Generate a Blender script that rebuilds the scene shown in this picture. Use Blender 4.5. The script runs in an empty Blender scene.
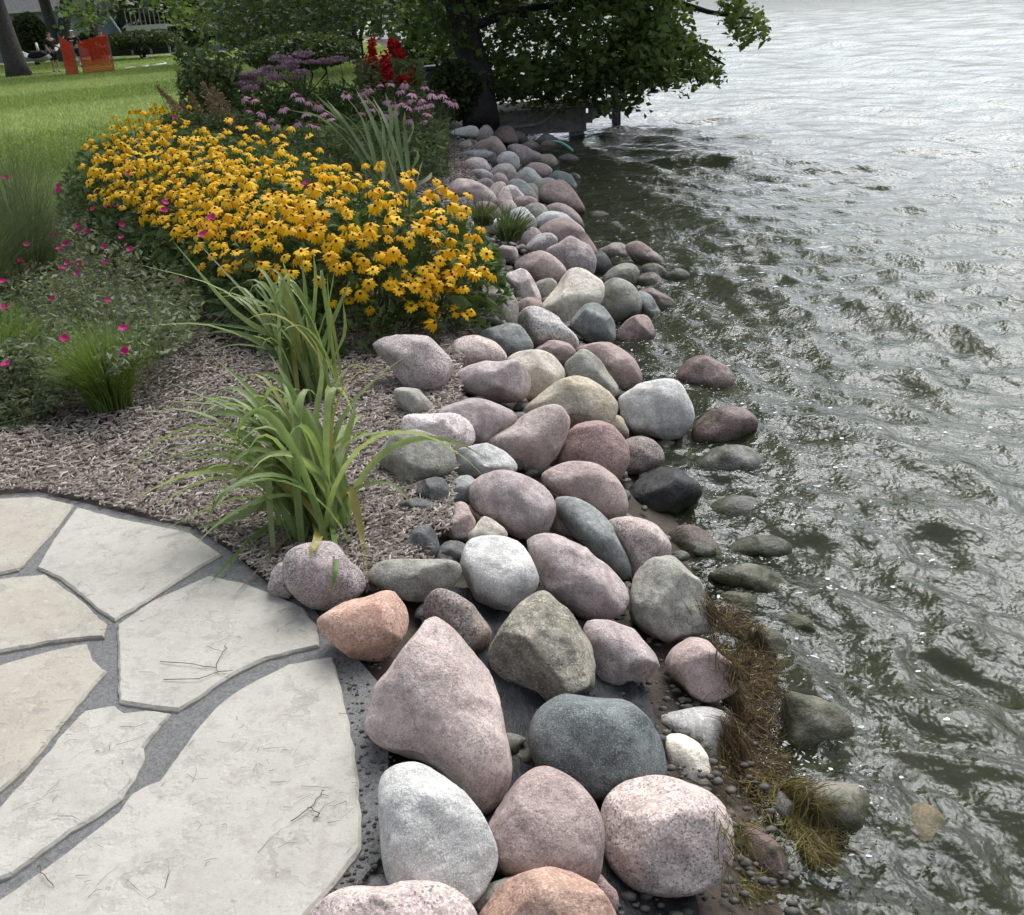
import bpy, bmesh, math, random
import numpy as np
from mathutils import Vector, Matrix, noise as mnoise
from mathutils.bvhtree import BVHTree

random.seed(7)
rng = np.random.default_rng(7)
scene = bpy.context.scene
COL = scene.collection
R_ = math.radians

# ------------------------------------------------------------------ camera
F, W, H = 1000.0, 1024, 915
PITCH, ROLL, CZ = R_(24.3), R_(3.5), 1.6
cp, sp = math.cos(PITCH), math.sin(PITCH)
FWD = np.array([0, cp, -sp]); UP0 = np.array([0, sp, cp]); RT0 = np.array([1.0, 0, 0])
CR = RT0 * math.cos(ROLL) - UP0 * math.sin(ROLL)
CU = UP0 * math.cos(ROLL) + RT0 * math.sin(ROLL)
CAM = np.array([0, 0, CZ])
cam_data = bpy.data.cameras.new('camera')
cam_data.sensor_fit = 'HORIZONTAL'; cam_data.sensor_width = 36.0
cam_data.lens = 36.0 * F / W
cam_data.clip_start = 0.05; cam_data.clip_end = 6000
cam = bpy.data.objects.new('camera', cam_data); COL.objects.link(cam)
mw = Matrix.Identity(4)
for i in range(3):
    mw[i][0] = CR[i]; mw[i][1] = CU[i]; mw[i][2] = -FWD[i]; mw[i][3] = CAM[i]
cam.matrix_world = mw
scene.camera = cam

# ------------------------------------------------------------------ sky, sun, exposure
SUN_EL, SUN_AZ = R_(52), R_(22)          # azimuth measured from +Y towards +X
world = bpy.data.worlds.new('World'); scene.world = world; world.use_nodes = True
nt = world.node_tree; nt.nodes.clear()
wo = nt.nodes.new('ShaderNodeOutputWorld'); bg = nt.nodes.new('ShaderNodeBackground')
sky = nt.nodes.new('ShaderNodeTexSky'); sky.sky_type = 'NISHITA'; sky.sun_disc = False
sky.sun_elevation = SUN_EL; sky.sun_rotation = SUN_AZ
sky.dust_density = 6.0; sky.air_density = 1.0; sky.ozone_density = 1.0; sky.altitude = 200
hs = nt.nodes.new('ShaderNodeHueSaturation'); hs.inputs['Saturation'].default_value = 0.35
nt.links.new(sky.outputs[0], hs.inputs['Color']); tint = nt.nodes.new('ShaderNodeMix'); tint.data_type = 'RGBA'; tint.blend_type = 'MULTIPLY'; tint.inputs[0].default_value = 1.0
tint.inputs[7].default_value = (.925, .985, 1.07, 1)          # cool thin overcast
nt.links.new(hs.outputs[0], tint.inputs[6]); nt.links.new(tint.outputs[2], bg.inputs['Color'])
bg.inputs['Strength'].default_value = 0.125
nt.links.new(bg.outputs[0], wo.inputs['Surface'])
sun_d = bpy.data.lights.new('sun', 'SUN'); sun_d.energy = 1.5; sun_d.angle = R_(56); sun_d.color = (1.0, 0.98, 0.95)
sun = bpy.data.objects.new('sun', sun_d); COL.objects.link(sun)
sv = Vector((math.sin(SUN_AZ) * math.cos(SUN_EL), math.cos(SUN_AZ) * math.cos(SUN_EL), math.sin(SUN_EL)))
sun.rotation_euler = sv.to_track_quat('Z', 'Y').to_euler(); sun.location = (6, 10, 30)
vs = scene.view_settings
scene.display_settings.display_device = 'sRGB'
vs.view_transform = 'Standard'; vs.look = 'None'; vs.gamma = 1.0; vs.use_curve_mapping = False
vs.exposure = 0.84
scene.cycles.use_denoising = True
scene.cycles.max_bounces = 6; scene.cycles.transparent_max_bounces = 12
scene.cycles.diffuse_bounces = 3; scene.cycles.glossy_bounces = 3; scene.cycles.transmission_bounces = 3
scene.cycles.caustics_reflective = False; scene.cycles.caustics_refractive = False
scene.cycles.sample_clamp_indirect = 4.0

# ------------------------------------------------------------------ pixel helpers
def ray(x, y):
    return FWD + CR * ((x - W / 2) / F) - CU * ((y - H / 2) / F)
def at(x, y, z=0.0):
    d = ray(x, y); return CAM + d * ((z - CZ) / d[2])
def atd(x, y, depth):
    return CAM + ray(x, y) * depth
def proj(p):
    q = np.asarray(p, float) - CAM; dz = q @ FWD
    return W / 2 + F * (q @ CR) / dz, H / 2 - F * (q @ CU) / dz, dz
def inpoly(x, y, poly):
    c = False; n = len(poly); j = n - 1
    for i in range(n):
        xi, yi = poly[i]; xj, yj = poly[j]
        if (yi > y) != (yj > y) and x < (xj - xi) * (y - yi) / (yj - yi) + xi: c = not c
        j = i
    return c

# ------------------------------------------------------------------ materials
MATS = {}
def nodemat(name):
    m = bpy.data.materials.new(name); m.use_nodes = True
    t = m.node_tree; t.nodes.clear()
    return m, t
def N(t, kind, **kw):
    n = t.nodes.new(kind)
    for k, v in kw.items():
        if k in n.inputs: n.inputs[k].default_value = v
        else: setattr(n, k, v)
    return n
def L(t, a, b): t.links.new(a, b)
def rgba(c): return (c[0], c[1], c[2], 1.0)
def mixc(t, fac, a, b, mode='MIX'):
    m = t.nodes.new('ShaderNodeMix'); m.data_type = 'RGBA'; m.blend_type = mode
    for sock, v in ((m.inputs[0], fac), (m.inputs[6], a), (m.inputs[7], b)):
        if hasattr(v, 'is_output'): t.links.new(v, sock)
        elif isinstance(v, (int, float)): sock.default_value = v
        else: sock.default_value = rgba(v)
    return m.outputs[2]
def ramp(t, src, p0, p1, a=0.0, b=1.0):
    m = t.nodes.new('ShaderNodeMapRange'); m.inputs[1].default_value = p0; m.inputs[2].default_value = p1
    m.inputs[3].default_value = a; m.inputs[4].default_value = b; m.clamp = True
    t.links.new(src, m.inputs[0]); return m.outputs[0]
def mth(t, op, a, b=None):
    m = t.nodes.new('ShaderNodeMath'); m.operation = op
    for i, v in enumerate((a, b)):
        if v is None: continue
        if hasattr(v, 'is_output'): t.links.new(v, m.inputs[i])
        else: m.inputs[i].default_value = v
    return m.outputs[0]
def noise_tex(t, vec, scale, detail=4.0, rough=0.55):
    n = N(t, 'ShaderNodeTexNoise'); n.inputs['Scale'].default_value = scale
    n.inputs['Detail'].default_value = detail; n.inputs['Roughness'].default_value = rough
    if vec is not None: t.links.new(vec, n.inputs['Vector'])
    return n

WZ = -0.45                                   # water level
def stone_mat(name, c1, c2, speck=None, amt=0.25, light=None, lamt=0.15, sscale=150, patch=None, pamt=0.0, vein=None,
              rough=0.78, wet_all=False, moss=0.0):
    m, t = nodemat(name)
    out = N(t, 'ShaderNodeOutputMaterial'); bs = N(t, 'ShaderNodeBsdfPrincipled')
    tc = N(t, 'ShaderNodeTexCoord'); oi = N(t, 'ShaderNodeObjectInfo'); ge = N(t, 'ShaderNodeNewGeometry')
    cmb = N(t, 'ShaderNodeVectorMath', operation='MULTIPLY_ADD')
    L(t, oi.outputs['Random'], cmb.inputs[0]); cmb.inputs[1].default_value = (37, 53, 71); L(t, tc.outputs['Object'], cmb.inputs[2])
    v = cmb.outputs[0]
    n1 = noise_tex(t, v, 7, 6, 0.62)
    col = mixc(t, ramp(t, n1.outputs[0], 0.36, 0.64), c1, c2)
    if patch is not None:
        n2 = noise_tex(t, v, 11, 7, 0.7)
        col = mixc(t, ramp(t, n2.outputs[0], 0.62 - pamt * .25, 0.70 - pamt * .22, 0, 0.85), col, patch)
    n6 = noise_tex(t, v, 3.2, 5, 0.6)
    col = mixc(t, ramp(t, n6.outputs[0], 0.40, 0.66, 0.0, 0.55), col, tuple(x * .66 + .03 for x in c2))
    n5 = noise_tex(t, v, 30, 8, 0.75)
    col = mixc(t, ramp(t, n5.outputs[0], 0.44, 0.66, 0.0, 0.75), col, tuple(x * .50 for x in c1))
    n7 = noise_tex(t, v, 19, 8, 0.75)
    col = mixc(t, ramp(t, n7.outputs[0], 0.54, 0.70, 0.0, 0.6), col, tuple(min(.8, x * 1.35 + .04) for x in c2))
    # a few hairline cracks
    dw = N(t, 'ShaderNodeVectorMath', operation='MULTIPLY_ADD'); L(t, noise_tex(t, v, 6, 4).outputs['Color'], dw.inputs[0]); dw.inputs[1].default_value = (.16, .16, .16); L(t, v, dw.inputs[2])
    vc = N(t, 'ShaderNodeTexVoronoi', feature='DISTANCE_TO_EDGE'); vc.inputs['Scale'].default_value = 4.5; L(t, dw.outputs[0], vc.inputs['Vector'])
    cr = mth(t, 'MULTIPLY', ramp(t, vc.outputs['Distance'], 0.0, 0.016, 1, 0), ramp(t, noise_tex(t, v, 5, 2).outputs[0], .52, .62))
    col = mixc(t, mth(t, 'MULTIPLY', cr, .6), col, tuple(x * .35 for x in c1))
    if speck is not None:
        vo = N(t, 'ShaderNodeTexVoronoi'); vo.inputs['Scale'].default_value = sscale * 1.7; L(t, v, vo.inputs['Vector'])
        sx = N(t, 'ShaderNodeSeparateColor'); L(t, vo.outputs['Color'], sx.inputs[0])
        f = mth(t, 'LESS_THAN', sx.outputs[0], amt)
        dens = ramp(t, noise_tex(t, v, 13, 3).outputs[0], 0.34, 0.6, 0.18, 0.62)
        col = mixc(t, mth(t, 'MULTIPLY', f, dens), col, speck)
        if light is not None:
            f2 = mth(t, 'GREATER_THAN', sx.outputs[1], 1 - lamt)
            col = mixc(t, mth(t, 'MULTIPLY', f2, 0.5), col, light)
    if vein is not None:
        wv = N(t, 'ShaderNodeTexWave'); wv.inputs['Scale'].default_value = 3.2; wv.inputs['Distortion'].default_value = 9
        wv.inputs['Detail'].default_value = 4; L(t, v, wv.inputs['Vector'])
        col = mixc(t, ramp(t, wv.outputs['Fac'], 0.78, 0.98, 0, 0.6), col, vein)
    # dust and wear differ from stone to stone
    hsv = N(t, 'ShaderNodeHueSaturation'); L(t, col, hsv.inputs['Color'])
    hsv.inputs['Saturation'].default_value = .72; L(t, ramp(t, oi.outputs['Random'], 0, 1, 1.06, 1.36), hsv.inputs['Value'])
    col = mixc(t, 1.0, hsv.outputs[0], (1.05, 1.0, .94), 'MULTIPLY')
    # wet band at the waterline
    sep = N(t, 'ShaderNodeSeparateXYZ'); L(t, ge.outputs['Position'], sep.inputs[0])
    nz = noise_tex(t, v, 9, 4)
    zz = mth(t, 'ADD', sep.outputs[2], mth(t, 'MULTIPLY', mth(t, 'SUBTRACT', nz.outputs[0], 0.5), -0.10))
    wet = ramp(t, zz, WZ + 0.09, WZ + 0.045)
    alg = ramp(t, zz, WZ + 0.045, WZ - 0.03, 0, 0.75)
    if wet_all: wet = mth(t, 'MAXIMUM', wet, 0.8)
    if moss:
        nm = noise_tex(t, v, 8, 5, .65)
        col = mixc(t, ramp(t, nm.outputs[0], 0.55 - moss * .2, 0.66 - moss * .15, 0, 0.85), col, (0.085, 0.09, 0.028))
    col = mixc(t, mth(t, 'MULTIPLY', wet, 0.85), col, mixc(t, 1.0, col, (0.44, 0.42, 0.40), 'MULTIPLY'))
    col = mixc(t, alg, col, (0.060, 0.064, 0.024))
    L(t, col, bs.inputs['Base Color'])
    L(t, ramp(t, wet, 0, 1, rough, 0.22), bs.inputs['Roughness'])
    bs.inputs['Specular IOR Level'].default_value = 0.4
    b1 = N(t, 'ShaderNodeBump'); b1.inputs['Strength'].default_value = 0.75; b1.inputs['Distance'].default_value = 0.022
    L(t, noise_tex(t, v, 22, 8, 0.70).outputs[0], b1.inputs['Height'])
    b2 = N(t, 'ShaderNodeBump'); b2.inputs['Strength'].default_value = 0.4; b2.inputs['Distance'].default_value = 0.003
    L(t, noise_tex(t, v, 170, 3, 0.6).outputs[0], b2.inputs['Height']); L(t, b1.outputs[0], b2.inputs['Normal'])
    L(t, b2.outputs[0], bs.inputs['Normal'])
    L(t, bs.outputs[0], out.inputs['Surface'])
    MATS[name] = m
    return m
DK = (0.035, 0.033, 0.035)
stone_mat('pink', (.46, .345, .315), (.55, .43, .395), (.16, .13, .13), .14, (.66, .58, .55), .16, 190, (.40, .30, .29), .2)
stone_mat('pinkspk', (.47, .345, .315), (.55, .43, .39), DK, .17, (.70, .63, .60), .28, 130, (.28, .22, .22), .25)
stone_mat('mauve', (.35, .275, .28), (.46, .38, .375), (.17, .14, .15), .13, (.60, .55, .54), .14, 210, (.48, .37, .355), .45, vein=(.27, .20, .20))
stone_mat('mauvespk', (.33, .26, .265), (.44, .36, .36), DK, .24, (.62, .56, .55), .25, 150)
stone_mat('dusty', (.36, .255, .235), (.43, .315, .29), (.15, .11, .11), .14, (.55, .46, .43), .15, 190, (.46, .29, .23), .2)
stone_mat('ltgrey', (.42, .435, .43), (.53, .54, .53), (.20, .21, .21), .12, (.70, .71, .70), .22, 230)
stone_mat('white', (.50, .51, .50), (.60, .60, .585), (.33, .34, .35), .08, (.80, .80, .80), .15, 160, (.40, .41, .40), .4, vein=(.36, .37, .36))
stone_mat('dkgreen', (.085, .115, .12), (.16, .195, .20), (.045, .06, .065), .25, (.30, .34, .34), .20, 240, (.21, .24, .245), .25)
stone_mat('bluegrey', (.205, .235, .235), (.29, .32, .315), (.12, .14, .14), .12, (.38, .41, .40), .12, 220, (.24, .25, .22), .2)
stone_mat('greengrey', (.25, .255, .215), (.34, .335, .28), (.12, .12, .10), .12, (.42, .42, .37), .1, 180, (.16, .16, .13), .25)
stone_mat('olive', (.21, .195, .145), (.30, .275, .205), (.08, .075, .06), .15, (.50, .46, .36), .12, 120, (.55, .48, .37), .35)
stone_mat('cream', (.62, .57, .45), (.72, .67, .56), (.34, .27, .17), .10, (.78, .75, .68), .15, 130, (.45, .36, .22), .25)
stone_mat('tan', (.40, .36, .27), (.47, .40, .26), (.22, .20, .16), .12, (.55, .50, .40), .1, 110, (.48, .32, .14), .45)
stone_mat('red', (.30, .165, .15), (.38, .23, .205), (.11, .06, .06), .22, (.50, .36, .33), .18, 140, (.20, .12, .115), .25)
stone_mat('redbrown', (.30, .205, .18), (.38, .27, .24), (.12, .09, .08), .16, (.48, .38, .34), .12, 170, (.22, .15, .14), .25)
stone_mat('orange', (.44, .205, .125), (.54, .30, .19), (.18, .09, .07), .17, (.62, .44, .34), .18, 130, (.34, .17, .12), .3)
stone_mat('salt', (.40, .375, .38), (.50, .47, .47), (.03, .03, .035), .38, (.68, .66, .65), .2, 105)
stone_mat('brownspk', (.25, .19, .175), (.32, .25, .22), DK, .25, (.52, .44, .40), .25, 130)
stone_mat('quartz', (.52, .40, .39), (.66, .60, .59), (.22, .16, .16), .12, (.78, .75, .74), .25, 100, (.38, .27, .27), .35)
stone_mat('layer', (.38, .33, .28), (.47, .42, .36), (.18, .15, .13), .1, (.58, .54, .48), .1, 150, (.18, .16, .145), .35, vein=(.24, .21, .19))
stone_mat('black', (.028, .030, .033), (.055, .057, .06), (.015, .015, .016), .2, (.12, .12, .125), .06, 170, rough=.25, wet_all=True)
stone_mat('darkslate', (.085, .09, .095), (.14, .145, .15), (.05, .05, .05), .1, (.2, .21, .22), .08, 180)
stone_mat('wetred', (.27, .16, .145), (.34, .22, .20), (.08, .06, .06), .2, (.42, .33, .30), .12, 140, (.14, .11, .10), .3, wet_all=True, moss=.05)
stone_mat('wetgrey', (.25, .26, .255), (.33, .33, .31), (.10, .10, .09), .12, (.4, .4, .38), .1, 150, wet_all=True, moss=.45)
stone_mat('wetmoss', (.30, .30, .22), (.40, .39, .29), (.14, .13, .08), .15, (.48, .46, .36), .1, 120, wet_all=True, moss=.7)
stone_mat('wetgold', (.40, .29, .12), (.46, .34, .15), (.2, .14, .06), .15, (.5, .4, .2), .1, 110, wet_all=True, moss=.2)

def simple_mat(name, c, rough=0.7, c2=None, scale=20, bump=0.0, spec=0.4, coords='Object', metal=0.0, bscale=None):
    m, t = nodemat(name)
    out = N(t, 'ShaderNodeOutputMaterial'); bs = N(t, 'ShaderNodeBsdfPrincipled')
    tc = N(t, 'ShaderNodeTexCoord')
    n = noise_tex(t, tc.outputs[coords], scale, 5, .6)
    if c2 is None: c2 = tuple(x * .75 for x in c)
    L(t, mixc(t, ramp(t, n.outputs[0], .35, .65), c, c2), bs.inputs['Base Color'])
    bs.inputs['Roughness'].default_value = rough; bs.inputs['Specular IOR Level'].default_value = spec
    bs.inputs['Metallic'].default_value = metal
    if bump:
        b = N(t, 'ShaderNodeBump'); b.inputs['Strength'].default_value = .6; b.inputs['Distance'].default_value = bump
        L(t, noise_tex(t, tc.outputs[coords], bscale or scale * 3, 6, .65).outputs[0], b.inputs['Height']); L(t, b.outputs[0], bs.inputs['Normal'])
    L(t, bs.outputs[0], out.inputs['Surface']); MATS[name] = m
    return m
def leaf_mat(name, c1, c2, trans=.35, rough=.55, c3=None, f3=.12, obj_random=False, spec=.25):
    """foliage: colour differs from leaf to leaf, light passes through"""
    m, t = nodemat(name)
    out = N(t, 'ShaderNodeOutputMaterial'); bs = N(t, 'ShaderNodeBsdfPrincipled'); tr = N(t, 'ShaderNodeBsdfTranslucent')
    ge = N(t, 'ShaderNodeNewGeometry')
    rnd = N(t, 'ShaderNodeObjectInfo').outputs['Random'] if obj_random else ge.outputs['Random Per Island']
    col = mixc(t, rnd, c1, c2)
    if c3 is not None:
        r2 = mth(t, 'FRACT', mth(t, 'MULTIPLY', rnd, 17.31))
        col = mixc(t, mth(t, 'LESS_THAN', r2, f3), col, c3)
    n = noise_tex(t, ge.outputs['Position'], 30, 3)
    col = mixc(t, ramp(t, n.outputs[0], .3, .7, 0, .35), col, tuple(x * .6 for x in c1))
    L(t, col, bs.inputs['Base Color']); L(t, mixc(t, 1.0, col, (1.15, 1.2, .75), 'MULTIPLY'), tr.inputs['Color'])
    bs.inputs['Roughness'].default_value = rough; bs.inputs['Specular IOR Level'].default_value = spec
    mx = N(t, 'ShaderNodeMixShader'); mx.inputs[0].default_value = trans
    L(t, bs.outputs[0], mx.inputs[1]); L(t, tr.outputs[0], mx.inputs[2]); L(t, mx.outputs[0], out.inputs['Surface'])
    MATS[name] = m
    return m

# ------------------------------------------------------------------ mesh helpers
def prop(o, label=None, cat=None, group=None, kind=None):
    if label: o['label'] = label
    if cat: o['category'] = cat
    if group: o['group'] = group
    if kind: o['kind'] = kind
    return o
def link(name, me, parent=None):
    o = bpy.data.objects.new(name, me); COL.objects.link(o)
    if parent is not None: o.parent = parent
    return o
def empty(name, loc, label, cat, group=None):
    o = bpy.data.objects.new(name, None); COL.objects.link(o); o.location = tuple(loc); o.empty_display_size = .1
    return prop(o, label, cat, group)
def np_mesh(name, verts, faces, mat=None, smooth=False):
    """verts (N,3); faces: (M,k) array or list of such arrays"""
    verts = np.asarray(verts, np.float32)
    fl = faces if isinstance(faces, list) else [faces]
    fl = [np.asarray(f, np.int32) for f in fl if len(f)]
    me = bpy.data.meshes.new(name)
    me.vertices.add(len(verts)); me.vertices.foreach_set('co', verts.ravel())
    nl = sum(f.size for f in fl); npoly = sum(len(f) for f in fl)
    me.loops.add(nl); me.polygons.add(npoly)
    me.loops.foreach_set('vertex_index', np.concatenate([f.ravel() for f in fl]))
    starts = []; s = 0
    for f in fl:
        starts.append(s + np.arange(len(f)) * f.shape[1]); s += f.size
    me.polygons.foreach_set('loop_start', np.concatenate(starts).astype(np.int32))
    if smooth: me.polygons.foreach_set('use_smooth', np.ones(npoly, bool))
    me.update(calc_edges=True); me.validate()
    if mat: me.materials.append(MATS[mat] if isinstance(mat, str) else mat)
    return me
def through(pts, n=12):
    P = [np.asarray(p, float) for p in pts]; P = [2 * P[0] - P[1]] + P + [2 * P[-1] - P[-2]]; out = []; k = len(P) - 3
    for s in np.linspace(0, k - 1e-6, n):
        i = int(s); t = s - i; p0, p1, p2, p3 = P[i:i + 4]
        out.append(.5 * (2 * p1 + (p2 - p0) * t + (2 * p0 - 5 * p1 + 4 * p2 - p3) * t * t + (3 * p1 - p0 - 3 * p2 + p3) * t ** 3))
    return out
class MB:
    """collects simple pieces into one mesh"""
    def __init__(s): s.v = []; s.f = []; s.n = 0
    def add(s, v, f):
        s.v.extend([tuple(p) for p in v]); s.f.extend([tuple(i + s.n for i in q) for q in f]); s.n += len(v)
    def box(s, c, size, rz=0, rx=0, ry=0, taper=1.0):
        M = Matrix.Rotation(rz, 3, 'Z') @ Matrix.Rotation(ry, 3, 'Y') @ Matrix.Rotation(rx, 3, 'X')
        v = []
        for z in (-.5, .5):
            k = taper if z > 0 else 1.0
            for x, y in ((-.5, -.5), (.5, -.5), (.5, .5), (-.5, .5)):
                v.append(M @ Vector((x * size[0] * k, y * size[1] * k, z * size[2])) + Vector(c))
        s.add(v, [(3, 2, 1, 0), (4, 5, 6, 7), (0, 1, 5, 4), (1, 2, 6, 5), (2, 3, 7, 6), (3, 0, 4, 7)])
    def tube(s, pts, rad, n=8, cap=True):
        pts = [Vector(p) for p in pts]; k = len(pts)
        rad = [rad] * k if isinstance(rad, (int, float)) else rad
        v = []; f = []
        for i, p in enumerate(pts):
            d = (pts[min(i + 1, k - 1)] - pts[max(i - 1, 0)])
            d = d.normalized() if d.length > 1e-9 else Vector((0, 0, 1))
            a = d.cross(Vector((0.31, 0.17, 1)) if abs(d.z) < .9 else Vector((1, .1, 0))).normalized(); b = d.cross(a)
            for j in range(n):
                t = 2 * math.pi * j / n
                v.append(p + (a * math.cos(t) + b * math.sin(t)) * rad[i])
        for i in range(k - 1):
            for j in range(n):
                f.append((i * n + j, i * n + (j + 1) % n, (i + 1) * n + (j + 1) % n, (i + 1) * n + j))
        if cap: f.append(tuple(range(n))[::-1]); f.append(tuple((k - 1) * n + j for j in range(n)))
        s.add(v, f)
    def mesh(s, name, mat, smooth=False):
        me = bpy.data.meshes.new(name); me.from_pydata(s.v, [], s.f); me.update()
        if smooth: me.polygons.foreach_set('use_smooth', [True] * len(me.polygons))
        me.materials.append(MATS[mat]); return me
    def build(s, name, mat, parent=None, smooth=False, bevel=0):
        o = link(name, s.mesh(name, mat, smooth), parent)
        if bevel:
            m = o.modifiers.new('bevel', 'BEVEL'); m.width = bevel; m.segments = 2; m.limit_method = 'ANGLE'
        return o
def fbm(x, y, s, seed=0, octv=4):
    r = 0; a = 1.0
    for o in range(octv):
        r += a * mnoise.noise((x * s + seed * 7.3, y * s - seed * 3.1, seed * 1.7)); s *= 2.03; a *= .5
    return r

# ------------------------------------------------------------------ terrain
def xs(y): return np.where(np.asarray(y, float) < 13, 0.0, -0.12 * (np.asarray(y, float) - 13))
def bank(x, y):
    u = np.asarray(x, float) - xs(y)
    z = np.zeros_like(u)
    t = np.clip((u + .50) / 1.35, 0, 1)
    z = -0.52 * np.power(t, 1.15)
    z = np.where(u > .85, -0.52 - .22 * (np.minimum(u, 6) - .85), z)
    return z

simple_mat('soil', (.085, .066, .05), .95, (.05, .04, .032), 9, .02, coords='Object')
simple_mat('bed', (.12, .105, .06), .9, (.06, .06, .035), 4, .02)
# ground: soil sheet with the bank and the lake bed, out to the horizon
gx = np.concatenate([[-3000, -800, -200, -80, -40, -20, -12, -8, -6], np.arange(-5, 3.01, .11), [3.5, 4.5, 6, 10, 20, 60, 200, 800, 3000]])
gy = np.concatenate([[-40, -10, -4], np.arange(-2, 18, .16), [19, 21, 24, 28, 34, 42, 55, 80, 150, 400, 1200, 4000]])
GX, GY = np.meshgrid(gx, gy)
GZ = bank(GX, GY)
for i in range(GX.shape[0]):
    for j in range(GX.shape[1]):
        if -5 < GX[i, j] < 3.1 and -2 < GY[i, j] < 19: GZ[i, j] += .014 * fbm(GX[i, j], GY[i, j], 2.2, 3) - .012
nx = len(gx); ny = len(gy)
idx = np.arange(nx * ny).reshape(ny, nx)
gf = np.stack([idx[:-1, :-1], idx[:-1, 1:], idx[1:, 1:], idx[1:, :-1]], -1).reshape(-1, 4)
gv = np.stack([GX, GY, GZ - .012], -1).reshape(-1, 3)
ground = link('ground', np_mesh('ground', gv, gf, 'soil', True)); prop(ground, kind='structure')

# ------------------------------------------------------------------ lawn
m, t = nodemat('lawn'); MATS['lawn'] = m
def lawn_nodes(t, blade):
    out = N(t, 'ShaderNodeOutputMaterial'); bs = N(t, 'ShaderNodeBsdfPrincipled'); ge = N(t, 'ShaderNodeNewGeometry')
    dp = N(t, 'ShaderNodeVectorMath', operation='DOT_PRODUCT'); L(t, ge.outputs['Position'], dp.inputs[0]); dp.inputs[1].default_value = (-.66, .75, 0)
    nz = noise_tex(t, ge.outputs['Position'], .45, 4)
    s = mth(t, 'ADD', dp.outputs['Value'], mth(t, 'MULTIPLY', nz.outputs[0], 2.0))
    w = mth(t, 'SINE', mth(t, 'MULTIPLY', mth(t, 'SUBTRACT', s, 20.5), 2 * math.pi / 12.8))
    col = mixc(t, ramp(t, w, -.35, .35), (.14, .20, .06), (.25, .30, .135))     # mowing stripes, with tree shade painted into the nearest dark band
    n2 = noise_tex(t, ge.outputs['Position'], 2.5, 5, .7)
    col = mixc(t, ramp(t, n2.outputs[0], .35, .7, 0, .5), col, (.12, .15, .05))
    if blade:
        col = mixc(t, mth(t, 'MULTIPLY', ge.outputs['Random Per Island'], .4), col, (.29, .35, .14))
        tr = N(t, 'ShaderNodeBsdfTranslucent'); L(t, mixc(t, 1.0, col, (1.5, 1.5, 1.1), 'MULTIPLY'), tr.inputs['Color'])
        mx = N(t, 'ShaderNodeMixShader'); mx.inputs[0].default_value = .5; L(t, bs.outputs[0], mx.inputs[1]); L(t, tr.outputs[0], mx.inputs[2])
    L(t, col, bs.inputs['Base Color']); bs.inputs['Roughness'].default_value = .7; bs.inputs['Specular IOR Level'].default_value = .2
    L(t, (mx if blade else bs).outputs[0], out.inputs['Surface'])
lawn_nodes(t, False)
m, t = nodemat('grass_blade'); MATS['grass_blade'] = m; lawn_nodes(t, True)
LAWN = [(-900, 8.2), (-9, 8.2), (-4.4, 8.6), (-3.9, 10.6), (-3.3, 11.9), (-2.4, 13.2), (-1.1, 14.6), (-.75, 16), (-1.2, 22), (-3.2, 40), (-10, 90), (-40, 400), (-900, 400)]
bm = bmesh.new()
bm.faces.new([bm.verts.new((x, y, .012)) for x, y in LAWN])
me = bpy.data.meshes.new('lawn'); bm.to_mesh(me); bm.free(); me.materials.append(MATS['lawn'])
prop(link('lawn', me), kind='structure')
# blades, denser near the camera
pts = []
while len(pts) < 190000:
    yy = 8.2 + 57 * rng.random(4000) ** 2.0; xx = -yy * (.02 + .52 * rng.random(4000)) - .3
    for x, y in zip(xx, yy):
        if inpoly(x, y, LAWN): pts.append((x, y))
P = np.array(pts[:190000]); n = len(P)
sc_ = .6 + P[:, 1] / 22
ang = rng.random(n) * 6.28; hgt = (.03 + .03 * rng.random(n)) * np.minimum(sc_, 1.6); wd = .006 * sc_ * 1.6
dx, dy = np.cos(ang) * wd, np.sin(ang) * wd
lx, ly = (rng.random(n) - .5) * .06, (rng.random(n) - .5) * .06
V = np.empty((n, 3, 3)); V[:, 0] = np.stack([P[:, 0] - dx, P[:, 1] - dy, np.full(n, .008)], -1)
V[:, 1] = np.stack([P[:, 0] + dx, P[:, 1] + dy, np.full(n, .008)], -1); V[:, 2] = np.stack([P[:, 0] + lx, P[:, 1] + ly, hgt], -1)
o = link('lawn_grass', np_mesh('lawn_grass', V.reshape(-1, 3), np.arange(n * 3).reshape(-1, 3), 'grass_blade'))
prop(o, 'short mown green grass covering the striped lawn', 'grass', kind='stuff')

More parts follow.
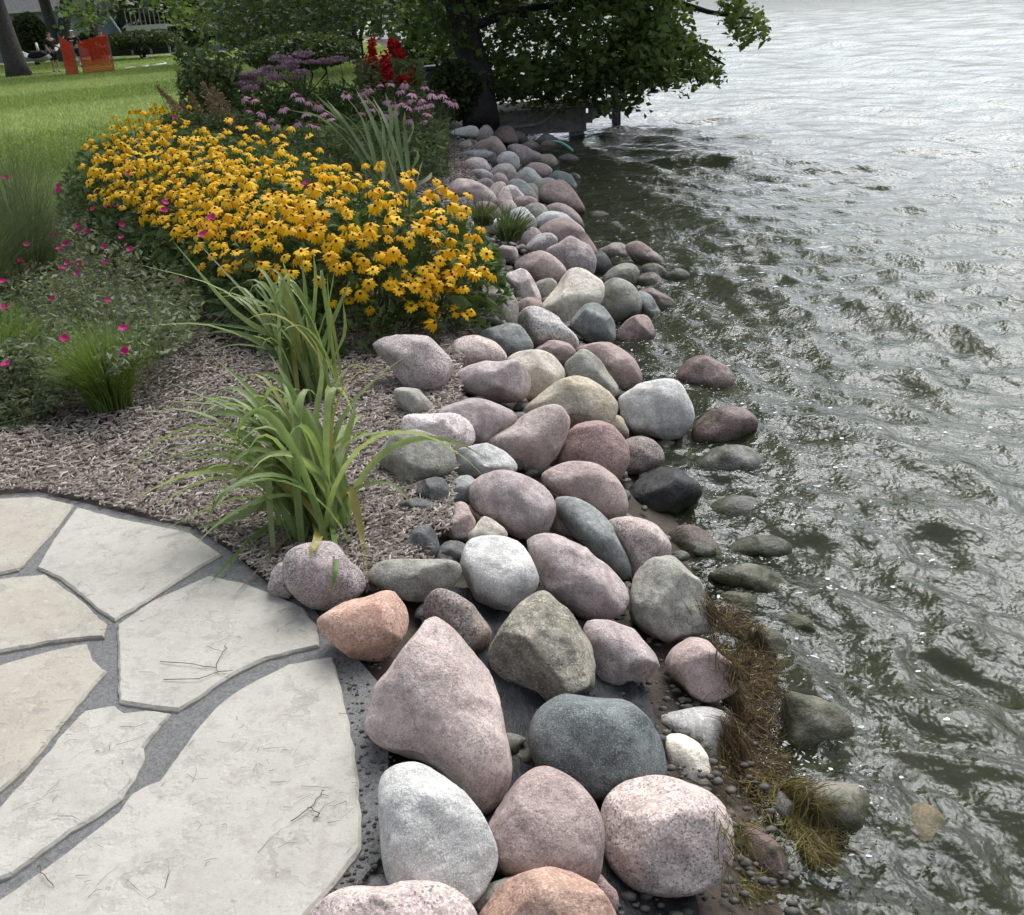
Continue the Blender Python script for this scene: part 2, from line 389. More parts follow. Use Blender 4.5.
# ------------------------------------------------------------------ water
def build_water():
    ys = [0.3]
    while ys[-1] < 260: ys.append(ys[-1] + max(.015, ys[-1] * .0056))
    ys = np.array(ys)
    xcols = [-0.15]
    while xcols[-1] < 14: xcols.append(xcols[-1] + (.016 if xcols[-1] < 1.6 else .016 + (xcols[-1] - 1.6) * .013))
    while xcols[-1] < 40: xcols.append(xcols[-1] * 1.04)
    xcols = np.array(xcols)
    X, Y = np.meshgrid(xcols, ys)
    X = X * np.maximum(1, Y / 14) + xs(Y)
    Z = np.zeros_like(X)
    r = np.random.default_rng(11)
    base = R_(212)                                   # waves travel towards the shore and the camera
    res = np.maximum(.016, np.hypot(X, Y) * .0058)
    for k in range(70):
        lam = .085 * (50.0 ** (k / 69.0)) * (0.9 + .2 * r.random())
        a = base + r.normal(0, .62)
        amp = .0088 * lam ** .68 * (0.6 + .8 * r.random())
        amp *= .95 if lam < .2 else 1.1 if lam < .5 else .72 if lam < 1.0 else .42 if lam < 2 else .3
        kx, ky = math.cos(a) * 2 * math.pi / lam, math.sin(a) * 2 * math.pi / lam
        wob = .35 * np.sin(X * 1.7 / lam ** .5 + k) + .35 * np.sin(Y * 1.3 / lam ** .5 + 2.1 * k)
        ph = kx * X + ky * Y + r.random() * 6.28 + wob
        s = np.sin(ph)
        fade = np.clip((lam / res - 3) / 4, 0, 1)
        Z += amp * fade * (s + .35 * (s * s - .5))
    gust = 1.0 + .35 * np.sin(X * .9 + Y * .35 + 1) * np.sin(Y * .6 - X * .3)
    Z *= gust * (1 + 1.0 * np.clip((Y - 9) / 25, 0, 1))
    u = X - xs(Y)
    Z *= .55 + .45 * np.clip((u - .5) / 1.2, 0, 1)
    depth = np.clip(WZ - bank(X, Y), 0, 9)
    murk = 1 - np.exp(-depth * 2.8); murk = .12 + .88 * murk
    V = np.stack([X, Y, WZ + Z], -1).reshape(-1, 3)
    ny, nx = X.shape
    idx = np.arange(nx * ny).reshape(ny, nx)
    fc = np.stack([idx[:-1, :-1], idx[:-1, 1:], idx[1:, 1:], idx[1:, :-1]], -1).reshape(-1, 4)
    # outer sheet to the horizon
    base_i = len(V)
    ring = [(X[-1, 0], ys[-1]), (X[-1, -1], ys[-1]), (X[0, -1], ys[0]), (X[0, -1], -60), (5000, -60), (5000, 5000), (-700, 5000), (-120, 700)]
    V2 = np.array([(a, b, WZ) for a, b in ring])
    F2 = [np.array([[base_i, base_i + 1, base_i + 5, base_i + 6]]), np.array([[base_i + 1, base_i + 2, base_i + 4, base_i + 5]]),
          np.array([[base_i + 2, base_i + 3, base_i + 4]]), np.array([[base_i, base_i + 6, base_i + 7]])]
    me = np_mesh('water', np.vstack([V, V2]), [fc] + F2, None, True)
    at_ = me.attributes.new('murk', 'FLOAT', 'POINT')
    at_.data.foreach_set('value', np.concatenate([murk.ravel(), np.ones(len(V2))]).astype(np.float32))
    m, t = nodemat('water'); MATS['water'] = m; me.materials.append(m)
    out = N(t, 'ShaderNodeOutputMaterial'); ge = N(t, 'ShaderNodeNewGeometry')
    df = N(t, 'ShaderNodeBsdfDiffuse'); tp = N(t, 'ShaderNodeBsdfTransparent'); gl = N(t, 'ShaderNodeBsdfGlossy')
    nb = noise_tex(t, ge.outputs['Position'], .8, 3)
    L(t, mixc(t, ramp(t, nb.outputs[0], .3, .7), (.056, .068, .036), (.070, .080, .042)), df.inputs['Color'])
    tp.inputs['Color'].default_value = (.70, .72, .56, 1)
    gl.inputs['Roughness'].default_value = .055; gl.inputs['Color'].default_value = (.85, .86, .87, 1)
    sc1 = N(t, 'ShaderNodeMapping'); L(t, ge.outputs['Position'], sc1.inputs['Vector']); sc1.inputs['Scale'].default_value = (1.0, .8, .3); sc1.inputs['Rotation'].default_value = (0, 0, R_(25))
    b0 = N(t, 'ShaderNodeBump'); b0.inputs['Strength'].default_value = 1.0; b0.inputs['Distance'].default_value = .10
    L(t, noise_tex(t, sc1.outputs[0], 2.4, 5, .58).outputs[0], b0.inputs['Height'])
    b1 = N(t, 'ShaderNodeBump'); b1.inputs['Strength'].default_value = 1.0; b1.inputs['Distance'].default_value = .009
    L(t, noise_tex(t, sc1.outputs[0], 14, 4, .6).outputs[0], b1.inputs['Height']); L(t, b0.outputs[0], b1.inputs['Normal'])
    fr = N(t, 'ShaderNodeFresnel'); fr.inputs['IOR'].default_value = 1.36
    for nd in (fr, gl): L(t, b1.outputs[0], nd.inputs['Normal'])
    av = N(t, 'ShaderNodeAttribute', attribute_name='murk')
    mx = N(t, 'ShaderNodeMixShader'); L(t, av.outputs['Fac'], mx.inputs[0]); L(t, tp.outputs[0], mx.inputs[1]); L(t, df.outputs[0], mx.inputs[2])
    m2 = N(t, 'ShaderNodeMixShader'); L(t, fr.outputs[0], m2.inputs[0]); L(t, mx.outputs[0], m2.inputs[1]); L(t, gl.outputs[0], m2.inputs[2])
    L(t, m2.outputs[0], out.inputs['Surface'])
    prop(link('lake_water', me), kind='structure')
    return xcols, ys, Z
WXC, WYS, WZZ = build_water()
def wave_z(x, y):
    i = min(max(np.searchsorted(WYS, y) - 1, 0), len(WYS) - 1); j = min(max(np.searchsorted(WXC, (x - float(xs(y))) / max(1, y / 14)) - 1, 0), len(WXC) - 1)
    return WZ + float(WZZ[i, j])

# ------------------------------------------------------------------ patio
def flag_mat(name, c1, c2, c3):
    m, t = nodemat(name); MATS[name] = m
    out = N(t, 'ShaderNodeOutputMaterial'); bs = N(t, 'ShaderNodeBsdfPrincipled'); ge = N(t, 'ShaderNodeNewGeometry'); oi = N(t, 'ShaderNodeObjectInfo')
    ad = N(t, 'ShaderNodeVectorMath', operation='MULTIPLY_ADD'); L(t, oi.outputs['Random'], ad.inputs[0]); ad.inputs[1].default_value = (9, 5, 0); L(t, ge.outputs['Position'], ad.inputs[2])
    v = ad.outputs[0]
    col = mixc(t, ramp(t, noise_tex(t, v, 4.5, 6, .6).outputs[0], .35, .65), c1, c2)
    col = mixc(t, ramp(t, noise_tex(t, v, 17, 7, .72).outputs[0], .50, .66, 0, .65), col, c3)
    col = mixc(t, ramp(t, noise_tex(t, v, 40, 6, .7).outputs[0], .56, .68, 0, .6), col, (.49, .46, .405))
    n3 = noise_tex(t, v, 95, 4, .7)
    col = mixc(t, ramp(t, n3.outputs[0], .58, .72, 0, .6), col, (.22, .20, .175))
    st = noise_tex(t, v, 7, 7, .75)
    col = mixc(t, ramp(t, st.outputs[0], .60, .74, 0, .6), col, (.19, .17, .145))
    wv = N(t, 'ShaderNodeTexWave'); wv.inputs['Scale'].default_value = 1.1; wv.inputs['Distortion'].default_value = 14; wv.inputs['Detail'].default_value = 6; wv.inputs['Detail Scale'].default_value = 1.6; wv.inputs['Detail Roughness'].default_value = .7; L(t, v, wv.inputs['Vector'])
    cl = ramp(t, wv.outputs['Fac'], .02, .10, 1, 0)
    col = mixc(t, mth(t, 'MULTIPLY', cl, ramp(t, noise_tex(t, v, 6, 3).outputs[0], .45, .62, 0, .5)), col, (.26, .24, .21))
    L(t, col, bs.inputs['Base Color']); bs.inputs['Roughness'].default_value = .85; bs.inputs['Specular IOR Level'].default_value = .3
    b1 = N(t, 'ShaderNodeBump'); b1.inputs['Strength'].default_value = .8; b1.inputs['Distance'].default_value = .006
    L(t, noise_tex(t, v, 22, 8, .7).outputs[0], b1.inputs['Height'])
    b3 = N(t, 'ShaderNodeBump'); b3.inputs['Strength'].default_value = .6; b3.inputs['Distance'].default_value = .002; L(t, ramp(t, wv.outputs['Fac'], .0, .14), b3.inputs['Height']); L(t, b1.outputs[0], b3.inputs['Normal'])
    L(t, b3.outputs[0], bs.inputs['Normal']); L(t, bs.outputs[0], out.inputs['Surface'])
flag_mat('flag_grey', (.375, .35, .30), (.44, .415, .36), (.295, .265, .22))
flag_mat('flag_tan', (.36, .325, .265), (.41, .375, .31), (.29, .255, .205))
simple_mat('mortar', (.225, .22, .21), .95, (.125, .125, .12), 120, .012, bscale=260)
FLAGS = [
 ('flag_tan', [(-170, 512), (-60, 500), (0, 498), (38, 496), (74, 504), (54, 530), (36, 549), (18, 569), (0, 573), (-160, 592)]),
 ('flag_grey', [(77, 507), (124, 519), (157, 525), (190, 532), (222, 554), (190, 572), (152, 597), (114, 620), (95, 607), (76, 590), (60, 578), (36, 567), (56, 535)]),
 ('flag_tan', [(-150, 606), (0, 578), (45, 574), (76, 595), (106, 623), (104, 636), (78, 638), (48, 642), (0, 651), (-150, 690)]),
 ('flag_grey', [(117, 624), (152, 600), (209, 575), (247, 583), (278, 595), (304, 607), (317, 624), (319, 645), (292, 651), (266, 658), (240, 670), (219, 682), (198, 698), (178, 709), (148, 706), (119, 701), (118, 665)]),
 ('flag_tan', [(-140, 720), (-60, 680), (0, 664), (50, 650), (86, 643), (92, 660), (107, 670), (88, 692), (71, 712), (50, 738), (28, 765), (0, 790), (-110, 850)]),
 ('flag_grey', [(114, 704), (124, 712), (148, 709), (171, 712), (157, 729), (143, 746), (144, 757), (133, 778), (121, 798), (98, 815), (71, 831), (40, 852), (10, 874), (-60, 905), (-100, 880), (-60, 838), (0, 806), (20, 783), (43, 756), (64, 731), (86, 709)]),
 ('flag_grey', [(333, 656), (312, 659), (290, 663), (262, 676), (238, 690), (222, 701), (209, 714), (190, 737), (172, 762), (158, 780), (143, 786), (129, 794), (118, 813), (85, 838), (50, 865), (11, 893), (-50, 930), (-30, 1000), (120, 1060), (262, 980), (305, 916), (335, 882), (361, 847), (360, 805), (357, 765), (350, 728), (342, 694)]),
 ('flag_grey', [(-60, 945), (-110, 915), (-260, 960), (-200, 1080), (-60, 1040)]),
]
PATIO_PX = [(-190, 508), (38, 492), (80, 502), (157, 521), (195, 528), (232, 552), (275, 590), (305, 600), (330, 628), (352, 652), (385, 690), (388, 740), (388, 800), (386, 850), (345, 900), (290, 960), (120, 1100), (-300, 1100)]
PATIO = [tuple(at(x, y, -.012)[:2]) for x, y in PATIO_PX]
bm = bmesh.new(); bm.faces.new([bm.verts.new((x, y, -.012)) for x, y in PATIO])
r = bmesh.ops.extrude_face_region(bm, geom=bm.faces[:]); bmesh.ops.translate(bm, verts=[e for e in r['geom'] if isinstance(e, bmesh.types.BMVert)], vec=(0, 0, -.07))
bmesh.ops.recalc_face_normals(bm, faces=bm.faces[:])
me = bpy.data.meshes.new('patio'); bm.to_mesh(me); bm.free(); me.materials.append(MATS['mortar'])
patio = link('patio', me); prop(patio, kind='structure')
def flagstone(mat, px, seed):
    rr = random.Random(seed)
    P = [Vector(at(x, y, 0)) for x, y in px]
    c = sum(P, Vector()) / len(P)
    ring = []
    for i in range(len(P)):                       # broken edge: resample with jitter
        a, b = P[i], P[(i + 1) % len(P)]
        k = max(1, int((b - a).length / .022))
        nrm = Vector(((b - a).y, -(b - a).x, 0)).normalized()
        for j in range(k):
            q = a.lerp(b, j / k)
            q += nrm * (.0045 * mnoise.noise((q.x * 22, q.y * 22, seed)) + .0022 * mnoise.noise((q.x * 70, q.y * 70, seed)) + .002 * (rr.random() - .5))
            ring.append(q)
    bm = bmesh.new()
    inner = [bm.verts.new((q + (c - q).normalized() * .007 + Vector((0, 0, 0)))) for q in ring]
    mid = [bm.verts.new(q + Vector((0, 0, -.005 - .003 * rr.random()))) for q in ring]
    low = [bm.verts.new(q + (q - c).normalized() * .004 * rr.random() + Vector((0, 0, -.058))) for q in ring]
    n = len(ring)
    top = bm.faces.new(inner)
    for i in range(n):
        j = (i + 1) % n
        bm.faces.new((inner[i], mid[i], mid[j], inner[j])); bm.faces.new((mid[i], low[i], low[j], mid[j]))
    bmesh.ops.recalc_face_normals(bm, faces=bm.faces[:])
    bmesh.ops.triangulate(bm, faces=[top])
    dz = .002 * rr.random()
    me = bpy.data.meshes.new('flagstone')
    for v in bm.verts: v.co -= c; v.co.z += dz
    bm.to_mesh(me); bm.free(); me.materials.append(MATS[mat])
    o = link('flagstone', me, patio); o.location = c
    return o
for i, (mt, px) in enumerate(FLAGS): flagstone(mt, px, i + 1)

# ------------------------------------------------------------------ boulders
# label | material | options | outline in photo pixels;  options: aN angular cuts, wZ centre height over the water, dK depth factor, kK height factor
BOULDERS = """
pink granite boulder cut off by the bottom edge beside the flagstone corner|pinkspk||305,930 315,908 345,890 383,887 425,882 455,892 472,907 478,930 450,960 390,970 330,955
bright orange boulder at the bottom edge of the picture|orange||478,925 487,905 505,884 530,874 556,871 584,880 610,897 622,925 600,955 550,965 500,955
small olive grey stone wedged between the light grey and orange boulders|greengrey||468,906 480,890 497,882 517,879 524,900 500,918 480,918
small red stone peeking out behind the bright orange boulder|red||572,884 588,874 604,877 618,895 612,915 585,910
light grey rounded boulder beside the corner of the big flagstone|ltgrey|s a1|377,787 387,771 405,765 425,768 450,783 480,812 497,847 495,870 475,898 440,907 405,899 387,872 380,830
largest boulder, pale pink and triangular, beside the big flagstone|pink|a1|435,616 415,627 395,642 381,665 373,680 371,707 366,722 372,737 388,748 415,760 448,782 472,807 490,808 507,787 512,762 502,712 496,680 486,655 467,632 452,620
dusty brown pink boulder between light grey and pink speckled boulders|dusty|s|489,822 500,800 512,787 530,773 548,769 570,779 590,796 602,820 603,850 595,878 560,890 515,888 493,875 486,848
round pink speckled granite boulder nearest the washed up weed|pinkspk|s|600,827 607,800 627,783 660,778 687,784 715,797 730,817 732,840 725,870 700,887 662,892 630,885 607,862
dark blue green boulder behind the round pink speckled one|dkgreen|s|529,742 535,715 559,697 594,695 629,702 652,723 666,750 665,775 648,792 605,800 563,788 539,771
angular olive brown boulder with a pale scraped face|olive|a4|489,650 502,625 525,600 545,591 557,600 580,617 597,640 601,675 597,692 570,696 540,701 502,694 492,670
white grey rounded boulder in the middle of the pile|white|s a1|461,557 467,542 482,535 502,535 520,542 532,560 539,582 527,599 505,613 485,611 467,595 460,576
mauve grey boulder with a darker patch behind the olive brown one|mauve|a2|524,542 532,534 547,531 570,537 595,552 615,570 629,591 625,610 612,618 587,621 565,606 547,592 537,572
greenish grey blunt wedge shaped boulder beside the brown weed|greengrey|a2|665,552 650,560 637,572 631,590 629,615 631,627 642,638 665,645 695,641 716,632 720,617 712,600 700,580 685,560 675,551
pale mauve boulder under the mauve grey and greenish ones|mauve|a2|587,622 612,620 637,625 652,637 662,655 655,672 635,684 604,688 592,677 585,645
small pink cracked boulder against the brown weed|dusty|a1|664,665 675,645 695,636 714,643 733,663 740,680 731,694 706,702 683,690
brown speckled boulder behind the largest pale pink one|brownspk|a1|422,606 432,591 445,589 467,600 485,617 493,633 488,650 468,655 440,640 425,622
orange red boulder touching the patio edge|orange|a2|317,620 330,610 352,597 380,586 397,590 410,604 412,622 402,640 384,660 360,660 335,650 322,634
flat grey green boulder behind the orange red one|greengrey|a1|369,580 375,565 390,560 422,559 455,561 461,572 452,588 425,604 408,605 390,592
mauve speckled boulder under the hanging daylily leaves|mauvespk||285,557 297,546 325,541 342,548 360,570 365,587 353,601 330,610 310,607 292,593 284,575
small mauve stone at the flagstone edge left of the daylily boulder|mauvespk||267,588 271,572 283,562 296,578 292,597 278,597
dark mossy grey rock lying in the mulch|darkslate|a4|400,557 407,540 415,527 430,526 439,539 437,556 420,561
small dark rock beside the flat tan stone|darkslate|a4|436,556 440,545 450,540 465,543 466,558 452,563
flat pale tan angular stone behind the white grey boulder|cream|a5 d.7|464,531 484,516 507,532 500,543 480,546 467,540
small pink rock beside the round mauve pink boulder|dusty|a3|441,530 445,515 457,501 468,505 476,521 468,537 454,539
dark slate piece lying on the mulch|darkslate|a5|398,505 415,498 439,504 439,516 429,522 410,513
dark rock with a dusty pink top next to the mulch|darkslate|a3|404,491 420,481 440,477 449,487 453,503 446,516 432,512 415,501
small blue grey stone left of the round mauve pink boulder|bluegrey||445,488 455,478 472,475 482,486 476,501 460,507 449,506
large round mauve pink boulder in the middle of the pile|mauve|s|467,490 475,478 500,470 525,475 545,487 556,505 553,523 545,534 522,539 503,530 482,517 470,507
whitish green lump between the mulch boulder and the pink diamond|ltgrey|a3|449,475 457,451 470,446 490,441 510,455 518,466 512,474 475,478
green grey fractured boulder at the edge of the mulch|greengrey|a4|374,458 385,442 400,432 422,430 445,440 455,455 453,472 444,481 422,483 404,488 389,473
pink and white quartz boulder at the mulch edge|quartz|a3|402,423 407,415 427,414 455,413 470,422 476,435 471,447 455,453 425,445 403,434
smooth mauve boulder behind the pink and white quartz one|mauve||437,411 452,401 477,398 500,404 518,417 510,433 490,446 468,448 448,432
large pink diamond shaped boulder in the middle of the pile|pink|a2|478,443 490,431 515,420 535,409 555,404 567,411 572,422 563,446 543,476 520,469 498,453
mauve oval boulder in front of the pale cream one|mauve|a1|455,380 460,370 480,362 510,358 525,363 531,377 531,395 521,403 495,402 470,396 457,390
pink speckled oval boulder behind the mauve oval one|pinkspk||448,350 457,339 472,335 492,340 507,355 502,364 477,368 460,371 451,362
smooth blue green oval boulder beside the mulch|bluegrey|a1|477,338 490,326 515,323 528,331 534,343 529,353 507,359 490,350
pale cream boulder right of the mauve oval one|cream|a1|507,359 525,350 545,351 560,362 566,376 556,391 537,404 520,397 512,376
big grey granite boulder under the yellow flowers at the mulch|mauvespk|a2|370,346 380,337 405,333 425,335 440,345 454,365 455,383 443,401 422,398 405,387 386,363
grey green boulder half buried in the mulch|greengrey||394,391 405,386 420,390 431,401 435,415 416,420 402,411
black and white speckled boulder behind the blue green oval|salt|a2|516,321 522,310 535,306 555,314 572,326 582,340 574,350 552,350 533,349 521,336
small pink stone in front of the black and white boulder|dusty||532,351 545,342 557,340 570,344 576,354 563,364 545,360
grey green elongated boulder behind the tan orange rock|greengrey|a1|561,363 572,352 585,349 600,360 613,377 620,392 607,400 585,393 569,381
smooth red brown boulder above the big white one|redbrown|a1|574,351 588,341 604,340 625,351 638,365 642,382 631,393 613,390 596,373
angular tan rock with an orange stained side|tan|a4|521,416 535,397 555,382 575,376 595,380 612,392 619,408 608,426 575,432 545,428
big white boulder at the waterline|white|a2|615,396 635,385 660,379 677,381 687,395 694,415 688,431 670,446 650,441 627,432 619,411
small tan stone tucked below the big white boulder|tan|a2|605,425 615,415 624,419 629,432 625,442 611,434
dark red granite boulder left of the small brown one|red|a1|552,466 560,445 570,430 583,420 600,418 617,430 629,448 627,468 615,482 585,478
small brown stone between the red granite and the black boulder|brownspk|a1|622,443 640,436 655,441 664,454 661,466 641,474 624,472
wet black boulder washed by the water|black|w.02 a2|626,495 640,477 655,467 675,466 690,475 702,490 696,503 675,519 652,524 630,514
brownish pink oval boulder behind the blue green slanting one|dusty|s|540,478 555,466 575,461 597,464 617,478 627,497 626,514 610,521 588,510 560,497
slanting blue green boulder in front of the brownish oval|bluegrey||555,498 575,497 597,509 614,527 626,552 632,577 618,578 595,558 573,536 558,516
rusty brown stone leaning on the slanting blue green boulder|redbrown||551,510 557,499 571,504 586,516 592,532 587,546 570,539 550,531
pale pink granite boulder next to the slanting blue green one|pinkspk||606,524 622,517 645,518 662,530 671,548 663,567 646,583 632,580 620,552
wet rusty pink boulder awash beside the pale pink granite|wetred|w-.045|667,540 675,528 692,525 708,533 719,548 723,566 700,574 680,562
wet grey boulder with yellow algae awash near the black one|wetgrey|w-.02|687,470 700,455 720,446 742,445 758,452 765,466 746,482 715,487 694,482
wet red boulder with water running off beside the big white one|wetred|w.01|686,442 695,422 715,409 735,406 752,414 757,428 738,446 715,452 696,453
wet dark red boulder standing alone farther out in the water|wetred|w.01|674,374 687,360 702,355 720,361 735,377 737,390 716,399 695,394 679,386
low mossy slab awash left of the open water|wetmoss|w-.03|707,576 730,566 755,564 780,576 797,596 787,607 762,600 732,588
blue grey rounded cobble in front of the creamy yellow boulder|bluegrey|a1|568,323 577,310 590,303 602,306 613,320 619,338 612,348 595,345 579,336
round smooth green grey boulder right of the creamy yellow one|greengrey|s|599,300 603,285 615,278 630,283 640,296 641,313 632,326 617,333 606,319
creamy yellow angular boulder with brown stains|cream|a4|540,309 548,292 564,272 578,267 595,276 604,286 602,303 587,311 571,325 555,327 545,321
purple brown boulder at the water below the round green grey one|redbrown|a2|616,334 627,320 642,314 654,319 657,333 646,348 632,353 619,347
blue grey slanting stone behind the purple brown boulder|bluegrey||635,294 648,293 658,307 666,325 657,334 642,323
dull pink boulder touching the water right of the round green grey one|redbrown||636,292 652,288 667,295 677,306 673,318 660,319 645,304
wet brown stone above the dull pink boulder|wetred||633,285 640,275 652,272 662,279 668,292 656,298 640,295
grey green oval boulder above the round green grey one|greengrey||599,283 612,268 627,263 638,268 639,281 630,291 612,292
dark mottled boulder in the corner near the water|brownspk||596,251 612,243 627,245 634,255 631,264 612,269 604,259
pinkish grey boulder reaching out into the water|redbrown|w.03|625,247 637,241 650,248 662,256 666,267 650,269 636,264
small dark wet stone at the outer corner of the rocks|wetgrey|w0|639,269 652,263 665,269 669,281 655,282
small grey wet stone farthest out at the corner of the rocks|wetgrey|w-.02|664,277 678,268 691,276 686,286 672,285
dark grey stone beside the pale mauve round boulder|darkslate||590,259 601,251 612,264 610,275 597,279 584,273
pale mauve white round boulder behind the creamy yellow one|mauve||545,253 557,241 572,235 588,244 597,260 595,275 578,280 560,272
smooth pink egg shaped boulder next to the mulch|dusty|s|514,265 525,255 542,251 557,259 567,271 562,280 550,284 535,283 521,275
small dark pebble stone between pink egg and pale mauve boulders|darkslate||545,254 556,248 566,257 568,269 557,269
white and grey speckled cobble in front of the weeds|salt||524,248 535,236 550,233 558,240 552,249 543,256 529,255
brown layered angular rock beside the yellow flowers|layer|a4|466,291 485,278 500,279 515,294 520,311 511,326 486,312
white and grey banded rock right of the brown layered one|quartz|a5|499,274 512,269 527,271 541,295 538,305 520,303 511,290
small reddish stone below the white and grey banded rock|redbrown||517,303 530,297 542,302 542,315 524,317
small pale green stone behind the creamy yellow boulder|greengrey||533,285 547,278 557,283 552,299 539,301
small tan stone half hidden by the yellow flowers|layer||463,284 470,275 482,274 489,283 479,294 467,292
flat pink grey rock at the foot of the weeds|mauve|a3|496,251 505,244 516,246 517,260 500,261
long pink boulder sloping to the corner of the rocks|redbrown||537,234 550,221 566,218 581,228 597,248 600,259 580,259 560,249
pale grey streaked stone on top of the long pink boulder|ltgrey||533,223 545,212 560,212 575,220 586,232 570,236 550,231
pink stone with a rounded back at the dark water|dusty||544,209 555,203 568,206 580,216 585,229 570,228 555,219
grey green stone in front of the big brown mauve boulder|greengrey||519,214 530,204 543,204 551,213 543,224 528,225
big brown mauve boulder at the dark water|redbrown|a1|536,198 545,184 560,180 570,186 580,199 586,211 576,215 555,208
grey stone leaning behind the big brown mauve boulder|greengrey||530,191 536,181 548,178 557,183 549,199 538,202
dark blue grey stone above the big brown mauve boulder|dkgreen|a2|542,180 556,171 570,174 579,185 584,197 572,197 557,187
grey stone with one dark end in the far row|ltgrey||513,179 520,170 530,168 544,178 541,189 525,190
narrow green grey stone in the far row|greengrey||524,187 533,183 539,192 538,205 527,202
slanting pale blue grey stone in the far row|bluegrey||505,185 518,179 532,188 539,203 526,206 511,197
thin white pink stone beside the slanting blue grey one|quartz||502,190 512,185 523,193 525,204 511,204
flat pink stone below the slanting blue grey one|dusty||511,203 522,196 537,199 538,210 521,212
pointed pink speckled stone behind the weeds|pinkspk|a1|495,211 499,194 506,186 513,197 518,213 505,217
broad flat pink boulder at the mulch path|pink||449,188 457,179 475,181 492,191 497,204 476,204 454,195
pink stone between the broad flat and pointed pink ones|pinkspk||487,194 495,183 506,184 504,201 495,210 487,203
small round tan pink stone below the speckled grey one|dusty||490,181 497,173 506,176 509,186 500,191 491,188
grey pink speckled stone below the round two tone one|mauvespk||489,175 497,165 510,164 517,174 513,184 499,184
white lumpy stone at the edge of the mulch path|quartz||464,162 475,157 487,161 492,172 480,174 466,168
cream and pale blue stone below the white lumpy one|ltgrey||470,172 482,169 493,175 491,183 479,180
low grey stone right of the broad flat pink boulder|greengrey||475,183 487,178 496,186 490,193 478,190
round two tone grey stone in the far row|ltgrey||494,166 499,155 510,151 519,158 518,170 505,171
long flat grey slab lying on the far mulch|bluegrey|d.8 a2|454,155 475,150 492,151 492,157 473,161 456,159
dark grey wedge beside the long flat slab|darkslate|a2|485,160 495,153 498,163 492,169
mauve pink round stone near the far end|dusty||483,146 492,136 501,141 506,151 496,158 484,153
low reddish stone near the far end|redbrown||469,148 480,141 491,139 487,151 472,153
small grey stone near the far end beside the mulch|greengrey||458,145 469,140 472,148 462,152
long mauve stone near the far end|mauve||505,147 515,144 530,148 543,156 532,164 519,167 515,156
tan orange stone near the far end|tan||534,157 550,154 560,165 558,174 544,169
flat pink stone next to the tan orange one|dusty||520,170 530,163 545,164 553,171 543,179 528,175
round brown stone below the dock end|redbrown||538,148 547,140 557,146 561,157 545,157
blue grey stone beside the green hose|bluegrey||535,144 544,134 555,137 566,148 563,158 549,152
dark blue round stone against the dock|dkgreen||524,132 532,126 540,131 541,141 533,145 526,141
slanting mauve stone against the dock|mauve||507,129 515,122 524,125 531,138 528,146 517,140
mauve stone under the slanting one by the dock|mauve||510,136 520,131 531,142 523,148 513,143
grey stone in front of the mauve ones by the dock|mauvespk||519,147 530,141 540,145 540,153 527,154
pinkish stone left of the dock stones|dusty||491,132 507,126 515,131 518,145 505,144 495,138
grey stone at the foot of the shoreline tree|mauvespk||476,133 486,125 493,131 491,139 479,142
flat pale stone at the landward far end|ltgrey|a2|450,132 467,126 478,128 477,137 462,138
dark wet stone at the water below the dock|wetgrey|w.02|559,157 570,154 580,160 576,166 562,163
grey wet stone left of the dark wet one below the dock|wetgrey||554,161 563,160 571,167 566,172 558,170
small wet stone at the dark water below the dock|wetgrey|w0|571,173 579,175 582,181 575,184
pale stone just under the shallow water near the corner|wetmoss|w-.05|589,213 602,211 617,218 607,227 592,224
second pale stone just under the shallow water near the corner|wetmoss|w-.05|601,231 614,221 622,227 615,236
white stone under the green weeds|white||470,223 490,218 506,221 507,232 488,234 474,231
reddish stone hidden behind the green weeds|red||475,204 490,202 501,211 498,221 481,221
grey stone hidden behind the green weeds|ltgrey||509,213 522,207 534,215 536,229 520,235 507,227
mauve stone right of the green weeds|mauve||519,233 533,227 542,235 535,247 521,249
cream stone behind the round pink speckled boulder|cream|w.07|664,742 685,735 706,752 714,782 700,795 674,782
white crusted stone under the washed up weed|white|w.03|648,721 680,711 716,708 736,725 743,760 730,792 704,765 680,738
wet mauve wedge of rock poking out of the weed|wetred|w.03 a4|735,827 750,811 775,828 781,848 788,863 780,900 766,904 748,880 736,850
green mossy wet boulder at the lower right|wetmoss|w.0 a1|780,795 820,783 852,784 874,799 871,821 852,838 831,844 800,825
pale green wet boulder right of the brown weed|wetmoss|w-.01|785,692 813,695 846,714 849,736 820,756 788,754
small lumpy wet rock at the top of the brown weed|wetmoss|w.0 a2|750,629 777,630 786,646 775,664 756,655
submerged grey rock between the algae boulder and the rusty pink one|wetgrey|w-.06|705,512 722,498 748,496 768,506 772,520 750,530 722,530
dark submerged rock in the swirling shallow water|wetgrey|w-.065|728,548 748,536 775,536 795,548 790,560 760,562 738,560
pale submerged stone above the brown weed|wetmoss|w-.05|718,598 735,590 755,596 762,608 748,618 728,614
submerged stone below the low mossy slab|wetmoss|w-.06|775,618 795,612 815,622 818,638 800,644 782,634
flat submerged stone beside the green mossy boulder|wetmoss|w-.06|800,765 825,760 848,768 850,782 828,786 806,780
dark stone under the shallow water near the bottom edge|wetgrey|w-.05|795,865 820,858 845,866 850,884 825,892 800,884
rust coloured submerged stone right of the big white boulder|wetred|w-.07|668,452 685,446 700,456 696,468 680,472 668,466
greenish submerged stone left of the lone dark red boulder|wetmoss|w-.06|640,372 655,362 672,366 676,380 662,390 645,386
submerged golden brown rock under the clear water|wetgold|w-.09 a1|857,860 887,827 930,800 952,827 945,858 916,884 873,886
"""
